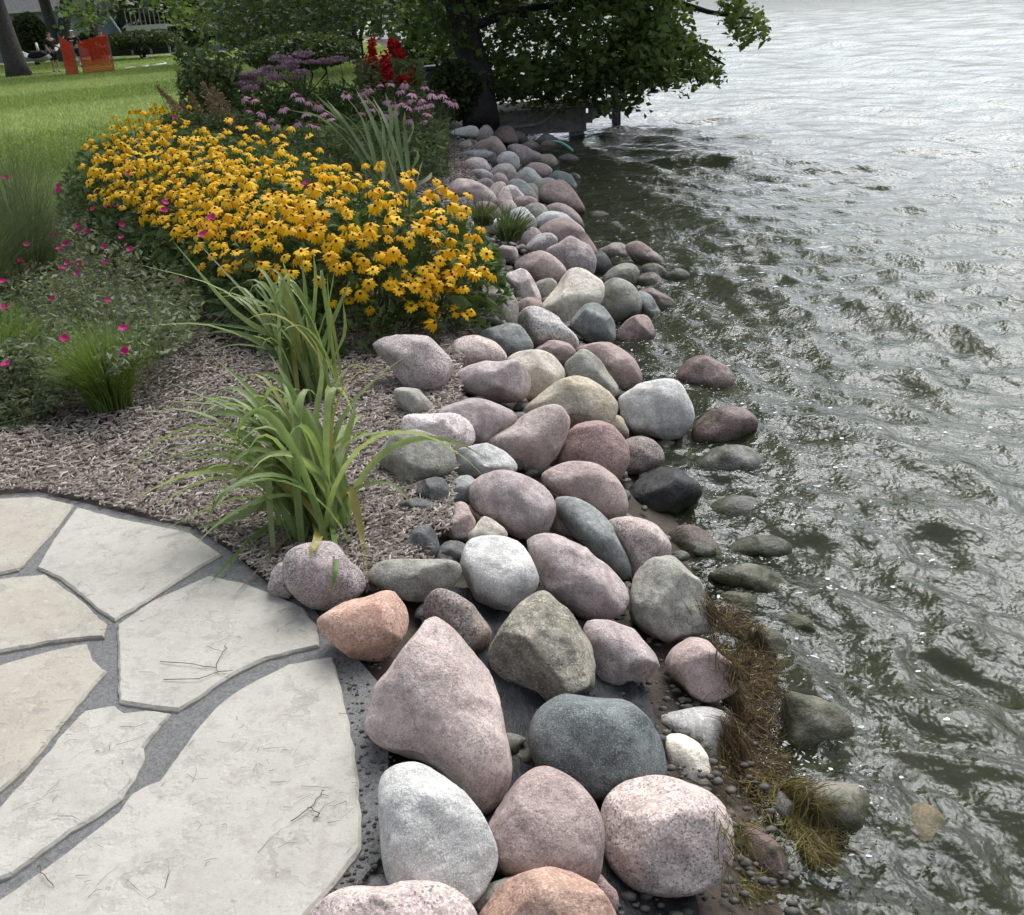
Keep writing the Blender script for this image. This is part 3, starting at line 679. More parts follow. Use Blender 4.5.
def ico(sub):
    bm = bmesh.new(); bmesh.ops.create_icosphere(bm, subdivisions=sub, radius=1.0)
    v = np.array([x.co[:] for x in bm.verts]); f = np.array([[q.index for q in p.verts] for p in bm.faces]); bm.free(); return v, f
ICO = {s: ico(s) for s in (3, 4, 5)}
def outline_r(px):
    P = np.array(px, float); n = len(P); pts = []
    for i in range(n):
        p0, p1, p2, p3 = P[i - 1], P[i], P[(i + 1) % n], P[(i + 2) % n]
        for t in np.linspace(0, 1, 10, endpoint=False):
            pts.append(.5 * (2 * p1 + (p2 - p0) * t + (2 * p0 - 5 * p1 + 4 * p2 - p3) * t * t + (3 * p1 - p0 - 3 * p2 + p3) * t ** 3))
    pts = np.array(pts); x, y = pts[:, 0], pts[:, 1]
    a = x * np.roll(y, -1) - np.roll(x, -1) * y; A = a.sum() / 2
    c = np.array([((x + np.roll(x, -1)) * a).sum(), ((y + np.roll(y, -1)) * a).sum()]) / (6 * A)
    d = pts - c; th = np.arctan2(-d[:, 1], d[:, 0]); rr = np.hypot(d[:, 0], d[:, 1]); o = np.argsort(th)
    g = np.linspace(-math.pi, math.pi, 181)[:-1]
    rg = np.interp(g, th[o], rr[o], period=2 * math.pi)
    k = np.array([1, 2, 3, 2, 1.]); k /= k.sum()
    rg = sum(w * np.roll(rg, s) for w, s in zip(k, range(-2, 3)))
    return c, g, rg
ROCK_V, ROCK_F, rock_n = [], [], 0
def boulder(i, label, mat, opts, px):
    global rock_n
    rs = np.random.default_rng(100 + i)
    c, g, rg = outline_r(px); rm = rg.mean()
    cuts = 0; wz = None; smooth = False; dk = .9; kk = .78
    for o in opts.split():
        if o == 's': smooth = True
        if o[0] == 'a': cuts = int(o[1:])
        if o[0] == 'w': wz = float(o[1:])
        if o[0] == 'd': dk = float(o[1:])
        if o[0] == 'k': kk = float(o[1:])
    d = ray(*c); ts = np.arange(.6, 60, .004); Pt = CAM + ts[:, None] * d
    if wz is not None: tt = (WZ + wz - CZ) / d[2]
    else:
        s = bank(Pt[:, 0], Pt[:, 1]) + kk * rm * ts / F
        hit = np.argmax(Pt[:, 2] < s); tt = ts[hit]
    C = CAM + d * tt; k = tt / F
    dn = d / np.linalg.norm(d)
    e1 = CR - dn * (CR @ dn); e1 /= np.linalg.norm(e1); e2 = np.cross(e1, dn)
    e2 = e2 if e2 @ CU > 0 else -e2
    v, f = ICO[5 if rm > 44 else 4 if rm > 14 else 3]
    q = v.copy()
    pw = 2.25 + .35 * rs.random()
    rho = np.power(np.clip(1 - np.abs(q[:, 2]) ** pw, 0, 1), 1 / pw)
    h = np.hypot(q[:, 0], q[:, 1]) + 1e-9
    q[:, 0] *= rho / h; q[:, 1] *= rho / h
    for _ in range(cuts + 1):                         # flattened faces, towards the viewer and up
        nn = np.array([rs.normal(0, .75), rs.normal(.25, .6), -abs(rs.normal(.75, .35))]); nn /= np.linalg.norm(nn)
        lim = (.80 + .1 * rs.random()) if _ == cuts else (.60 + .2 * rs.random() if cuts < 3 else .48 + .24 * rs.random())
        s = q @ nn; ex = np.clip(s - lim, 0, None)
        q -= nn * (ex * (.92 if cuts else .6))[:, None]
    for _ in range(2 if smooth else 9 if rm > 10 else 4):
        nn = rs.normal(0, 1, 3); nn[2] = -abs(nn[2]) * 1.1; nn /= np.linalg.norm(nn)
        ex = np.clip(q @ nn - (.80 + .14 * rs.random()), 0, None); q -= nn * (ex * .85)[:, None]
    th = np.arctan2(q[:, 1], q[:, 0]); rr = np.interp(th, g, rg, period=2 * math.pi)
    off = rs.random(3) * 50
    amp = (.06 if cuts < 3 else .085)
    nz = np.array([mnoise.noise(Vector(p * 1.5 + off)) * .8 + mnoise.noise(Vector(p * 3.7 + off)) * .45 + mnoise.noise(Vector(p * 9 + off)) * .2 + mnoise.noise(Vector(p * 20 + off)) * .09 for p in q])
    sc = 1 + amp * nz
    # outline is kept, the relief mostly works along the depth
    edge = np.clip(np.hypot(q[:, 0], q[:, 1]), 0, 1) ** 3
    sxy = 1 + (sc - 1) * (1 - .55 * edge)
    X = (q[:, 0] * rr * sxy * k)[:, None] * e1 + (q[:, 1] * rr * sxy * k)[:, None] * e2 + (q[:, 2] * rm * dk * k * (1 + (sc - 1) * 2.0))[:, None] * dn
    me = np_mesh('boulder', X, f, mat, True)
    o = link('boulder', me); o.location = C
    prop(o, label, 'boulder', 'boulders along the lake shore')
    ROCK_V.append(X + C); ROCK_F.append(f + rock_n); rock_n += len(X)
    return o
for i, line in enumerate(BOULDERS.strip().splitlines()):
    lb, mt, op, ps = line.split('|')
    boulder(i, lb, mt, op, [tuple(map(float, p.split(','))) for p in ps.split()])
_rv = np.vstack(ROCK_V + [gv])
tri = np.vstack(ROCK_F).tolist() + [[a + rock_n, b + rock_n, c_ + rock_n] for a, b, c_, d_ in gf.tolist()] + [[a + rock_n, c_ + rock_n, d_ + rock_n] for a, b, c_, d_ in gf.tolist()]
BVH = BVHTree.FromPolygons(_rv.tolist(), tri)
def drop(x, y):
    h = BVH.ray_cast(Vector((x, y, 3)), Vector((0, 0, -1)))
    return h[0].z if h[0] is not None else 0.0

# black liner showing between the lowest boulders
m, t = nodemat('liner'); MATS['liner'] = m
out = N(t, 'ShaderNodeOutputMaterial'); bs = N(t, 'ShaderNodeBsdfPrincipled'); ge = N(t, 'ShaderNodeNewGeometry')
L(t, mixc(t, ramp(t, noise_tex(t, ge.outputs['Position'], 14, 5, .7).outputs[0], .4, .75), (.012, .013, .014), (.035, .036, .038)), bs.inputs['Base Color'])
bs.inputs['Roughness'].default_value = .5; bs.inputs['Specular IOR Level'].default_value = .3; L(t, bs.outputs[0], out.inputs['Surface'])
mp_ = N(t, 'ShaderNodeMapping'); L(t, ge.outputs['Position'], mp_.inputs['Vector']); mp_.inputs['Scale'].default_value = (1, .35, 1); mp_.inputs['Rotation'].default_value = (0, 0, .5)
bb_ = N(t, 'ShaderNodeBump'); bb_.inputs['Strength'].default_value = 1.0; bb_.inputs['Distance'].default_value = .02; L(t, noise_tex(t, mp_.outputs[0], 34, 5, .65).outputs[0], bb_.inputs['Height']); L(t, bb_.outputs[0], bs.inputs['Normal'])
lx = np.arange(-.29, .36, .016); ly = np.arange(.9, 2.75, .02)
LXX, LYY = np.meshgrid(lx, ly)
LZ = bank(LXX, LYY) + .012
for i in range(LXX.shape[0]):
    for j in range(LXX.shape[1]):
        a, b = LXX[i, j], LYY[i, j]
        LZ[i, j] += .03 * abs(mnoise.noise((a * 16 + b * 4, b * 5 - a * 9, 2))) + .012 * mnoise.noise((a * 30, b * 22, 1)) + .02 * max(0, fbm(a, b, 3, 5, 3))
LXX = LXX + .012 * np.sin(LYY * 9)
ii = np.arange(LXX.size).reshape(LXX.shape)
lf = np.stack([ii[:-1, :-1], ii[:-1, 1:], ii[1:, 1:], ii[1:, :-1]], -1).reshape(-1, 4)
o = link('plastic_liner', np_mesh('plastic_liner', np.stack([LXX, LYY, LZ], -1).reshape(-1, 3), lf, 'liner', True))
so = o.modifiers.new('thick', 'SOLIDIFY'); so.thickness = .002
prop(o, 'black crumpled plastic liner showing in gaps between the front boulders', 'liner')

# rubble packed under the boulders
simple_mat('rubble', (.10, .09, .08), .7, (.045, .042, .04), 14, .01, bscale=60)
v0, f0 = ICO[3]; v0, f0 = ico(2)
vv = []; ff = []; k = 0
for i in range(2600):
    y = 1.0 + 14.5 * random.random() ** 1.3; u = -.38 + 1.25 * random.random(); x = u + float(xs(y))
    if u < -.15 and random.random() < .55: continue
    if y < 2.9 and u < .3 and random.random() < .8: continue
    if y < 2.9 and u > .3 and random.random() < .93: continue
    if u > .5 and random.random() < .65: continue
    s = .012 + .036 * random.random() ** 1.6
    q = v0 * np.array([s * (.8 + .5 * random.random()), s * (.8 + .5 * random.random()), s * .65])
    q = q * (1 + .42 * np.array([mnoise.noise(Vector(p * 1.5 + i * 3.7)) for p in v0]))[:, None]
    a = random.random() * 6.28; ca, sa = math.cos(a), math.sin(a)
    q = q @ np.array([[ca, sa, 0], [-sa, ca, 0], [0, 0, 1]])
    vv.append(q + np.array([x, y, float(bank(x, y)) + s * .35])); ff.append(f0 + k); k += len(q)
o = link('rubble', np_mesh('rubble', np.vstack(vv), np.vstack(ff), 'wetgrey', True))
prop(o, 'small dark stones packed in the gaps under the shore boulders', 'rubble', kind='stuff')
# gravel and crumbs of mortar in the gap between patio and boulders
vv = []; ff = []; k = 0; v1, f1 = ico(1)
GAP = [(318, 640), (345, 655), (400, 650), (372, 680), (366, 730), (395, 760), (377, 790), (384, 850), (395, 895), (320, 905), (362, 850), (358, 765), (345, 690)]
n = 0
while n < 420:
    px, py = 310 + 100 * random.random(), 630 + 280 * random.random()
    if not inpoly(px, py, GAP): continue
    p = at(px, py, -.012); s = .0016 + .0065 * random.random() ** 4
    vv.append(v1 * s * np.array([1, .8, .6]) + p + np.array([0, 0, s * .3])); ff.append(f1 + k); k += len(v1); n += 1
for _ in range(1700):
    y = 1.25 + 2.2 * random.random(); x = .05 + .72 * random.random(); sz_ = .003 + .014 * random.random() ** 2.5
    nzv = 1 + .3 * np.array([mnoise.noise(Vector(q * 1.4 + _)) for q in v1])
    vv.append(v1 * nzv[:, None] * sz_ * np.array([1.2, .9, .6]) + np.array([x, y, float(bank(x, y)) + .004 + (.02 if x < .36 and y < 2.75 else 0)])); ff.append(f1 + k); k += len(v1)
simple_mat('grit', (.12, .11, .09), .7, (.045, .042, .038), 25)
o = link('gravel', np_mesh('gravel', np.vstack(vv), np.vstack(ff), 'grit', True))
prop(o, 'fine grey gravel and grit in the gaps among the front boulders', 'gravel', kind='stuff')

# ------------------------------------------------------------------ mulch
m, t = nodemat('mulch'); MATS['mulch'] = m
out = N(t, 'ShaderNodeOutputMaterial'); bs = N(t, 'ShaderNodeBsdfPrincipled'); ge = N(t, 'ShaderNodeNewGeometry')
rmp = N(t, 'ShaderNodeValToRGB'); L(t, ge.outputs['Random Per Island'], rmp.inputs[0])
el = rmp.color_ramp.elements; el[0].position = 0; el[0].color = (.088, .066, .050, 1); el[1].position = 1; el[1].color = (.56, .505, .44, 1)
for p_, c_ in ((.25, (.165, .128, .10, 1)), (.55, (.25, .208, .172, 1)), (.82, (.355, .31, .262, 1))):
    e_ = el.new(p_); e_.color = c_
L(t, mixc(t, ramp(t, noise_tex(t, ge.outputs['Position'], 120, 3).outputs[0], .3, .7, 0, .5), rmp.outputs[0], (.12, .095, .08)), bs.inputs['Base Color'])
bs.inputs['Roughness'].default_value = .9; L(t, bs.outputs[0], out.inputs['Surface'])
pts = []
while len(pts) < 62000:
    yy = 2.2 + 11.5 * rng.random(5000) ** 2.2; xx = -.22 - (.15 + .62 * yy) * rng.random(5000) ** 1.15
    for x, y in zip(xx, yy):
        if inpoly(x, y, PATIO): continue
        if y > 7 and x < -1.6: continue
        if (x > -.42 + .16 * random.random() and y < 3) or (y < 2.62 and x > -.70): continue
        pts.append((x, y))
P = np.array(pts[:62000]); n = len(P)
sc_ = (.75 + .11 * P[:, 1])
ln = (.012 + .034 * rng.random(n) ** 1.7) * sc_ * .5; wd = (.0028 + .0045 * rng.random(n)) * sc_ * .5; th = .0025 * sc_
ang = rng.random(n) * math.pi; ca, sa = np.cos(ang), np.sin(ang); tilt = rng.normal(0, .22, n); roll = rng.normal(0, .35, n)
z0 = np.array([fbm(x, y, 2.2, 3) * .014 for x, y in P]) + .0 + .014 * rng.random(n)
loc = np.array([(-1, -1, 0), (-.9, 1, 0), (1, .8, 0), (.85, -1, 0), (-.8, 0, 1), (.9, .1, 1)], float)
V = np.empty((n, 6, 3))
for q in range(6):
    a = loc[q, 0] * ln; b = loc[q, 1] * wd; c_ = loc[q, 2] * th * 1.6
    V[:, q, 0] = P[:, 0] + a * ca - b * sa; V[:, q, 1] = P[:, 1] + a * sa + b * ca; V[:, q, 2] = z0 + c_ + a * tilt + b * roll
ft = np.array([(0, 4, 1), (3, 2, 5)]); fq = np.array([(0, 3, 5, 4), (1, 4, 5, 2)])
off = (np.arange(n) * 6)[:, None, None]
o = link('mulch', np_mesh('mulch', V.reshape(-1, 3), [(ft[None] + off).reshape(-1, 3), (fq[None] + off).reshape(-1, 4)], 'mulch'))
prop(o, 'grey brown shredded wood mulch spread around the plants', 'mulch', kind='stuff')

# twigs and dry bits on the flagstones
simple_mat('twig', (.075, .055, .042), .9, (.16, .12, .09), 40)
mb = MB()
clusters = [(300, 630, 20, 8), (235, 645, 26, 6), (180, 590, 22, 4), (270, 760, 40, 13), (190, 800, 40, 7), (310, 800, 30, 9), (110, 750, 34, 10), (40, 800, 30, 8), (60, 860, 30, 5), (250, 720, 60, 6), (140, 620, 10, 2), (60, 720, 40, 7), (200, 540, 40, 4), (150, 880, 70, 8), (280, 850, 40, 6), (60, 610, 40, 4)]
for cx, cy, sr, k in clusters:
    for _ in range(int(k * 1.7)):
        p = at(cx + random.gauss(0, sr), cy + random.gauss(0, sr * .5), .004)
        if not inpoly(p[0], p[1], PATIO): continue
        l = .008 + .035 * random.random() ** 2.5; a = random.gauss(.5, .9); b = random.gauss(0, .6)
        p1 = p + np.array([math.cos(a), math.sin(a), 0]) * l; p2 = p1 + np.array([math.cos(a + b), math.sin(a + b), 0]) * l * .8
        rd = .00025 + .0005 * random.random() ** 2
        mb.tube([p, p1 + np.array([0, 0, .002]), p2], [rd, rd, rd * .5], 4)
for pl in ([(160, 661), (190, 664), (212, 667), (219, 672)], [(162, 680), (195, 679), (218, 672), (232, 670)], [(290, 822), (309, 808), (318, 798), (325, 788)], [(309, 808), (318, 813), (313, 822)], [(36, 866), (45, 877), (55, 887)], [(215, 667), (222, 655), (226, 643)], [(372, 737), (384, 738), (396, 740)]):
    pl3 = through([at(x, y, .005 + .004 * (i % 2)) for i, (x, y) in enumerate(pl)], 9); pl = [p_ + np.array([random.gauss(0, .003), random.gauss(0, .003), 0]) for p_ in pl3]
    mb.tube(pl, [.0011] * (len(pl) - 1) + [.0005], 5)
o = mb.build('twig_litter', 'twig'); prop(o, 'thin dark twigs and dry bits scattered on the flagstones', 'twigs', kind='stuff')

# ------------------------------------------------------------------ weed washed ashore
leaf_mat('weed', (.055, .034, .02), (.15, .095, .045), .15, .6, (.30, .25, .08), .12)
leaf_mat('weed_green', (.12, .10, .03), (.27, .24, .07), .2, .5, (.12, .075, .04), .35)
def strands(n, path, width, length, mat, dirang, spread, lift=.02, wscale=1.0):
    vv = []; ff = []; k = 0
    path = [np.array(p, float) for p in path]
    for i in range(n):
        t = random.random() * (len(path) - 1); j = int(t); c = path[j] * (1 - t + j) + path[min(j + 1, len(path) - 1)] * (t - j)
        px = c + np.array([random.gauss(0, width), random.gauss(0, width * .6)])
        if mnoise.noise((px[0] * .055, px[1] * .04, 5)) + .35 * random.random() < -.02: continue
        hit = BVH.ray_cast(Vector(CAM), Vector(ray(*px)).normalized())[0]; P0 = at(px[0], px[1], WZ + .01)
        if hit is not None and hit.z > P0[2]: P0 = hit
        x, y = P0[0], P0[1]; z_first = P0[2]
        a = dirang + random.gauss(0, spread); l = length * (.5 + random.random()); bend = random.gauss(0, 1.6)
        w = (.0008 + .0011 * random.random()) * wscale; pts = []
        lz = lift * random.random()
        for s_ in range(5):
            z = max(min(drop(x, y), z_first + .05), WZ - .01) + lz + .004
            pts.append((x, y, z)); x += math.cos(a) * l / 4; y += math.sin(a) * l / 4; a += bend / 4
        zs = [p[2] for p in pts]
        for s_ in range(1, 5): zs[s_] = max(zs[s_], zs[s_ - 1] - l * .22)
        for s_ in range(5):
            p = pts[s_]; ww = w * (1 - .7 * s_ / 4); pa = a + 1.57
            vv.append((p[0] - math.cos(pa) * ww, p[1] - math.sin(pa) * ww, zs[s_])); vv.append((p[0] + math.cos(pa) * ww, p[1] + math.sin(pa) * ww, zs[s_] + .001))
        for s_ in range(4): ff.append((k + 2 * s_, k + 2 * s_ + 1, k + 2 * s_ + 3, k + 2 * s_ + 2))
        k += 10
    return np.array(vv), np.array(ff)
va, fa = strands(11000, [(722, 612), (738, 640), (752, 668), (752, 700), (745, 735), (752, 762), (762, 785)], 11, .05, 'weed', R_(-75), 2.2, .03)
o = link('washed_up_weed', np_mesh('washed_up_weed', va, fa, 'weed')); prop(o, 'brown stringy water weed washed up along the rocks', 'water weed', kind='stuff')
va, fa = strands(2400, [(757, 768), (778, 795), (797, 822), (812, 850)], 10, .07, 'weed_green', R_(-60), 1.0, .03)
o = link('washed_up_weed', np_mesh('washed_up_weed', va, fa, 'weed_green')); prop(o, 'yellow green stringy weed draped over the lower wet rocks', 'water weed', kind='stuff')
va, fa = strands(800, [(728, 735), (722, 770), (735, 800), (740, 830), (738, 868), (745, 885), (758, 905)], 8, .05, 'weed_green', R_(-70), .8, .015)
o = link('washed_up_weed', np_mesh('washed_up_weed', va, fa, 'weed_green')); prop(o, 'thin fringe of weed beside the round pink speckled boulder', 'water weed', kind='stuff')

# ------------------------------------------------------------------ foam
m, t = nodemat('foam'); MATS['foam'] = m
out = N(t, 'ShaderNodeOutputMaterial'); bs = N(t, 'ShaderNodeBsdfPrincipled'); bs.inputs['Base Color'].default_value = (.78, .79, .77, 1); bs.inputs['Roughness'].default_value = .3
tp = N(t, 'ShaderNodeBsdfTransparent'); mx = N(t, 'ShaderNodeMixShader'); ge = N(t, 'ShaderNodeNewGeometry'); L(t, ramp(t, ge.outputs['Random Per Island'], 0, 1, .1, .8), mx.inputs[0])
L(t, tp.outputs[0], mx.inputs[1]); L(t, bs.outputs[0], mx.inputs[2]); L(t, mx.outputs[0], out.inputs['Surface'])
vv = []; ff = []; k = 0
def fleck(x, y, s, asp, a):
    global k
    z = wave_z(x, y) + .003; ca, sa = math.cos(a), math.sin(a); c0 = len(vv)
    vv.append((x, y, z + s * .25))
    for j in range(7):
        t_ = 6.283 * j / 7; r_ = s * (.7 + .6 * random.random()); u_, w_ = r_ * math.cos(t_) * asp, r_ * math.sin(t_) / asp
        vv.append((x + u_ * ca - w_ * sa, y + u_ * sa + w_ * ca, z - .001))
    for j in range(7): ff.append((c0, c0 + 1 + j, c0 + 1 + (j + 1) % 7))
for cx, cy, sx_, sy_, n_ in [(640, 240, 60, 60, 170), (620, 180, 25, 25, 90), (760, 330, 60, 50, 170), (850, 600, 90, 70, 90), (790, 430, 60, 60, 90), (860, 700, 70, 70, 45), (700, 270, 40, 40, 90), (600, 330, 1, 1, 1), (760, 500, 40, 40, 70), (900, 470, 80, 60, 70)]:
    for _ in range(n_):
        p = at(random.gauss(cx, sx_), random.gauss(cy, sy_), WZ); d_ = p[1]
        if p[0] - xs(p[1]) < .72 or d_ > 22 or d_ < .5: continue
        s = (.0025 + .007 * random.random() ** 2.2) * (.6 + .16 * min(d_, 9)); asp = 1 + .9 * random.random() ** 2
        fleck(p[0], p[1], s, asp, random.gauss(.2, .5))
for cx, cy, rx_, ry_ in [(668, 345, 18, 20), (765, 430, 26, 22), (760, 480, 30, 22), (720, 590, 34, 18), (800, 760, 22, 20), (860, 810, 12, 22), (745, 545, 26, 14), (725, 392, 24, 8), (650, 355, 20, 18)]:
    for _ in range(70):                       # water broken into bubbles where it runs over the stones
        p = at(random.gauss(cx, rx_), random.gauss(cy, ry_), WZ)
        fleck(p[0], p[1], .0018 + .004 * random.random() ** 2, 1 + random.random(), random.random() * 3)
o = link('foam', np_mesh('foam', np.array(vv), np.array(ff), 'foam', True)); prop(o, 'white foam flecks and bubbles floating near the shore', 'foam', kind='stuff')

# ------------------------------------------------------------------ plants: helpers
leaf_mat('leaf_rud', (.065, .105, .035), (.14, .20, .07), .3, .6)
leaf_mat('leaf_mid', (.085, .125, .05), (.17, .215, .09), .3, .6, (.18, .18, .08), .1)
leaf_mat('leaf_grey', (.125, .155, .085), (.25, .28, .17), .3, .6, (.20, .20, .10), .1)
leaf_mat('leaf_dark', (.038, .056, .024), (.08, .11, .042), .38, .5, (.075, .10, .035), .1)
leaf_mat('leaf_tree', (.065, .10, .032), (.14, .20, .062), .5, .45, (.13, .17, .05), .12)
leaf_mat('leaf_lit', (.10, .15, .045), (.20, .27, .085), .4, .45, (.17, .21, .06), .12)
leaf_mat('blade_green', (.17, .245, .08), (.38, .45, .20),   .45, .45, (.33, .33, .11), .06, obj_random=True, spec=.35)
leaf_mat('blade_yellow', (.34, .32, .10), (.42, .36, .13), .35, .5, None, 0, True)
leaf_mat('blade_dry', (.20, .11, .055), (.27, .17, .09), .2, .7, None, 0, True)
leaf_mat('blade_iris', (.21, .27, .13), (.34, .39, .22), .3, .5, None, 0, True)
leaf_mat('tuft', (.13, .20, .045), (.25, .33, .085), .35, .5)
leaf_mat('wisp', (.085, .12, .055), (.16, .19, .10), .35, .5)
leaf_mat('petal_yellow', (.92, .49, .006), (.97, .63, .012), .3, .55, None, 0, True)
leaf_mat('petal_pink', (.55, .28, .42), (.72, .44, .58), .3, .6, None, 0, True)
leaf_mat('petal_magenta', (.42, .012, .13), (.52, .02, .20), .3, .55, None, 0, True)
leaf_mat('petal_red', (.40, .006, .012), (.55, .015, .02), .25, .55)
leaf_mat('umbel', (.34, .20, .27), (.52, .36, .44), .2, .8)
leaf_mat('plume', (.27, .19, .115), (.38, .28, .17), .25, .8)
leaf_mat('stem', (.09, .12, .045), (.15, .17, .07), .1, .7)
simple_mat('cone_dark', (.028, .014, .010), .8, (.055, .028, .015), 200)
simple_mat('cone_brown', (.14, .055, .022), .8, (.07, .028, .014), 200)
simple_mat('bark', (.065, .058, .05), .95, (.035, .032, .028), 9, .03)
simple_mat('bark_dark', (.04, .036, .032), .95, (.022, .02, .018), 9, .03)

def leaves(C, size, up=.5, asp=.45, jitter=.35, outward=None, fold=.18):
    """diamond leaves with a folded midrib at points C"""
    C = np.asarray(C, float); n = len(C)
    d = rng.normal(0, 1, (n, 3)); d[:, 2] *= .6
    if outward is not None: d += outward * 1.0
    d /= np.linalg.norm(d, axis=1)[:, None] + 1e-9
    nr = rng.normal(0, 1, (n, 3)); nr[:, 2] += up * 3
    s = np.cross(d, nr); s /= np.linalg.norm(s, axis=1)[:, None] + 1e-9
    u = np.cross(s, d)
    sz = size * (1 + jitter * rng.normal(0, 1, n)).clip(.4, 2.0)
    sz = sz[:, None]
    V = np.empty((n, 4, 3))
    V[:, 0] = C - d * sz * .5; V[:, 2] = C + d * sz * .5 - u * sz * .12
    mid = C - d * sz * .05 + u * sz * fold * .5
    V[:, 1] = mid - s * sz * asp * .5; V[:, 3] = mid + s * sz * asp * .5
    i = (np.arange(n) * 4)[:, None]
    Fc = np.concatenate([i + np.array([[0, 1, 2]]), i + np.array([[0, 2, 3]])])
    return V.reshape(-1, 3), Fc
def ell_pts(n, c, r, shell=.0, low=-1.0):
    q = rng.normal(0, 1, (n, 3)); q /= np.linalg.norm(q, axis=1)[:, None]
    rad = (shell + (1 - shell) * rng.random(n)) ** (1 / 2.2)
    q = q * rad[:, None]; q[:, 2] = np.maximum(q[:, 2], low)
    return np.array(c) + q * np.array(r)
def strip_mesh(name, pts, w, mat, fold=.25, twist=None):
    """a grass-like leaf blade along pts, widest at a third, folded along its keel"""
    pts = [Vector(p) for p in pts]; n = len(pts); v = []; f = []
    for i, p in enumerate(pts):
        t = i / (n - 1); d = (pts[min(i + 1, n - 1)] - pts[max(i - 1, 0)]).normalized()
        side = d.cross(Vector((0, 0, 1)))
        if side.length < .05: side = d.cross(Vector((0, 1, 0)))
        side.normalize()
        if twist: side = (Matrix.Rotation(twist, 3, d) @ side)
        nrm = side.cross(d)
        ww = w * (.72 + .9 * t * (1 - t)) * (1 - max(0, t - .55) ** 1.5 * 3.1) if t < 1 else w * .03
        ww = max(ww, w * .03)
        v += [p - side * ww * .5 + nrm * ww * fold, p, p + side * ww * .5 + nrm * ww * fold]
    for i in range(n - 1):
        a = 3 * i; f += [(a, a + 1, a + 4, a + 3), (a + 1, a + 2, a + 5, a + 4)]
    me = bpy.data.meshes.new(name); me.from_pydata([tuple(x) for x in v], [], f); me.update()
    me.polygons.foreach_set('use_smooth', [True] * len(f)); me.materials.append(MATS[mat]); return me
def bez(p0, p1, p2, p3, n=11):
    P = [np.asarray(p, float) for p in (p0, p1, p2, p3)]
    return [((1 - t) ** 3) * P[0] + 3 * (1 - t) ** 2 * t * P[1] + 3 * (1 - t) * t * t * P[2] + t ** 3 * P[3] for t in np.linspace(0, 1, n)]
def add_blade(root, pts, w, mat):
    me = strip_mesh('leaf', [np.asarray(p) - np.array(root.location) for p in pts], w, mat, .22, random.gauss(0, .5))
    return link('leaf', me, root)
def flower_mesh(name, n, L_, w, droop, mat, seed, r0=.2):
    rr = random.Random(seed); v = []; f = []
    for i in range(n):
        a = 2 * math.pi * (i + rr.random() * .35) / n; dr = droop + rr.gauss(0, .14); l = L_ * (.86 + .25 * rr.random())
        ca, sa = math.cos(a), math.sin(a); b = len(v)
        for t, ww in ((r0, .45), (.55, 1.0), (.85, .8), (1.0, .12)):
            r_ = l * t; z = -dr * l * t * t + .04 * l
            for s in (-1, 1): v.append((r_ * ca - s * ww * w * sa * .5, r_ * sa + s * ww * w * ca * .5, z - .05 * w * abs(s)))
        for q in range(3): f.append((b + 2 * q, b + 2 * q + 1, b + 2 * q + 3, b + 2 * q + 2))
    me = bpy.data.meshes.new(name); me.from_pydata(v, [], f); me.update(); me.materials.append(MATS[mat]); return me
def cone_mesh(name, r, h, mat):
    v = [(0, 0, h)]; f = []
    for k, (rr, z) in enumerate(((.62, .86), (.98, .45), (.85, -.02))):
        for j in range(8): v.append((r * rr * math.cos(j * math.pi / 4), r * rr * math.sin(j * math.pi / 4), h * z))
    for j in range(8): f.append((0, 1 + j, 1 + (j + 1) % 8))
    for k in range(2):
        for j in range(8): f.append((1 + 8 * k + j, 9 + 8 * k + j, 9 + 8 * k + (j + 1) % 8, 1 + 8 * k + (j + 1) % 8))
    me = bpy.data.meshes.new(name); me.from_pydata(v, [], f); me.update(); me.polygons.foreach_set('use_smooth', [True] * len(f)); me.materials.append(MATS[mat]); return me
def aim(nv): return Vector(nv).to_track_quat('Z', 'Y').to_euler()
def stems(root, pairs, rad, mat='stem', name='stems'):
    mb = MB()
    for a, b in pairs:
        a = np.asarray(a, float) - np.array(root.location); b = np.asarray(b, float) - np.array(root.location)
        m_ = (a + b) / 2 + np.array([random.gauss(0, .03), random.gauss(0, .03), .0])
        mb.tube([a, m_, b], [rad, rad * .9, rad * .7], 3, False)
    return prop(mb.build(name, mat, root), kind='stuff')
def cloud(root, name, C, size, mat, **kw):
    v, f = leaves(C, size, **kw)
    return prop(link(name, np_mesh(name, v - np.array(root.location), f, mat), root), kind='stuff')

# ------------------------------------------------------------------ black-eyed susans
A_, B_ = np.array([-.80, 5.75]), np.array([-3.05, 9.6]); RADR = 1.0
def seg_q(x, y):
    d = B_ - A_; t = np.clip(((x - A_[0]) * d[0] + (y - A_[1]) * d[1]) / (d @ d), 0, 1)
    return np.hypot(x - A_[0] - t * d[0], y - A_[1] - t * d[1]) / (RADR - .15 * (1 - t)), t
def dome(x, y):
    q, t = seg_q(x, y)
    return np.where(q < 1, (.70 + .10 * t) * np.power(np.clip(1 - q ** 3.2, 0, 1), .5), 0)
RUD_PX = [(88, 172), (92, 145), (112, 122), (135, 108), (168, 105), (195, 122), (215, 134), (238, 128), (262, 128), (300, 138), (330, 158), (372, 158), (390, 143), (424, 148), (428, 172), (455, 205), (474, 228), (483, 258), (477, 292), (452, 316), (400, 292), (352, 298), (318, 270), (270, 268), (224, 272), (196, 250), (172, 226), (132, 207), (96, 198)]
rud = empty('black_eyed_susan', (-1.7, 7.2, 0), 'large mound of yellow black eyed susans in the flower bed', 'flowers')
FM = [flower_mesh('flower', 12, .044, .0165, d, 'petal_yellow', i) for i, d in enumerate((.2, .5, 1.0, .65))]
CM = cone_mesh('cone', .0085, .011, 'cone_dark')
heads = []; tries = 0
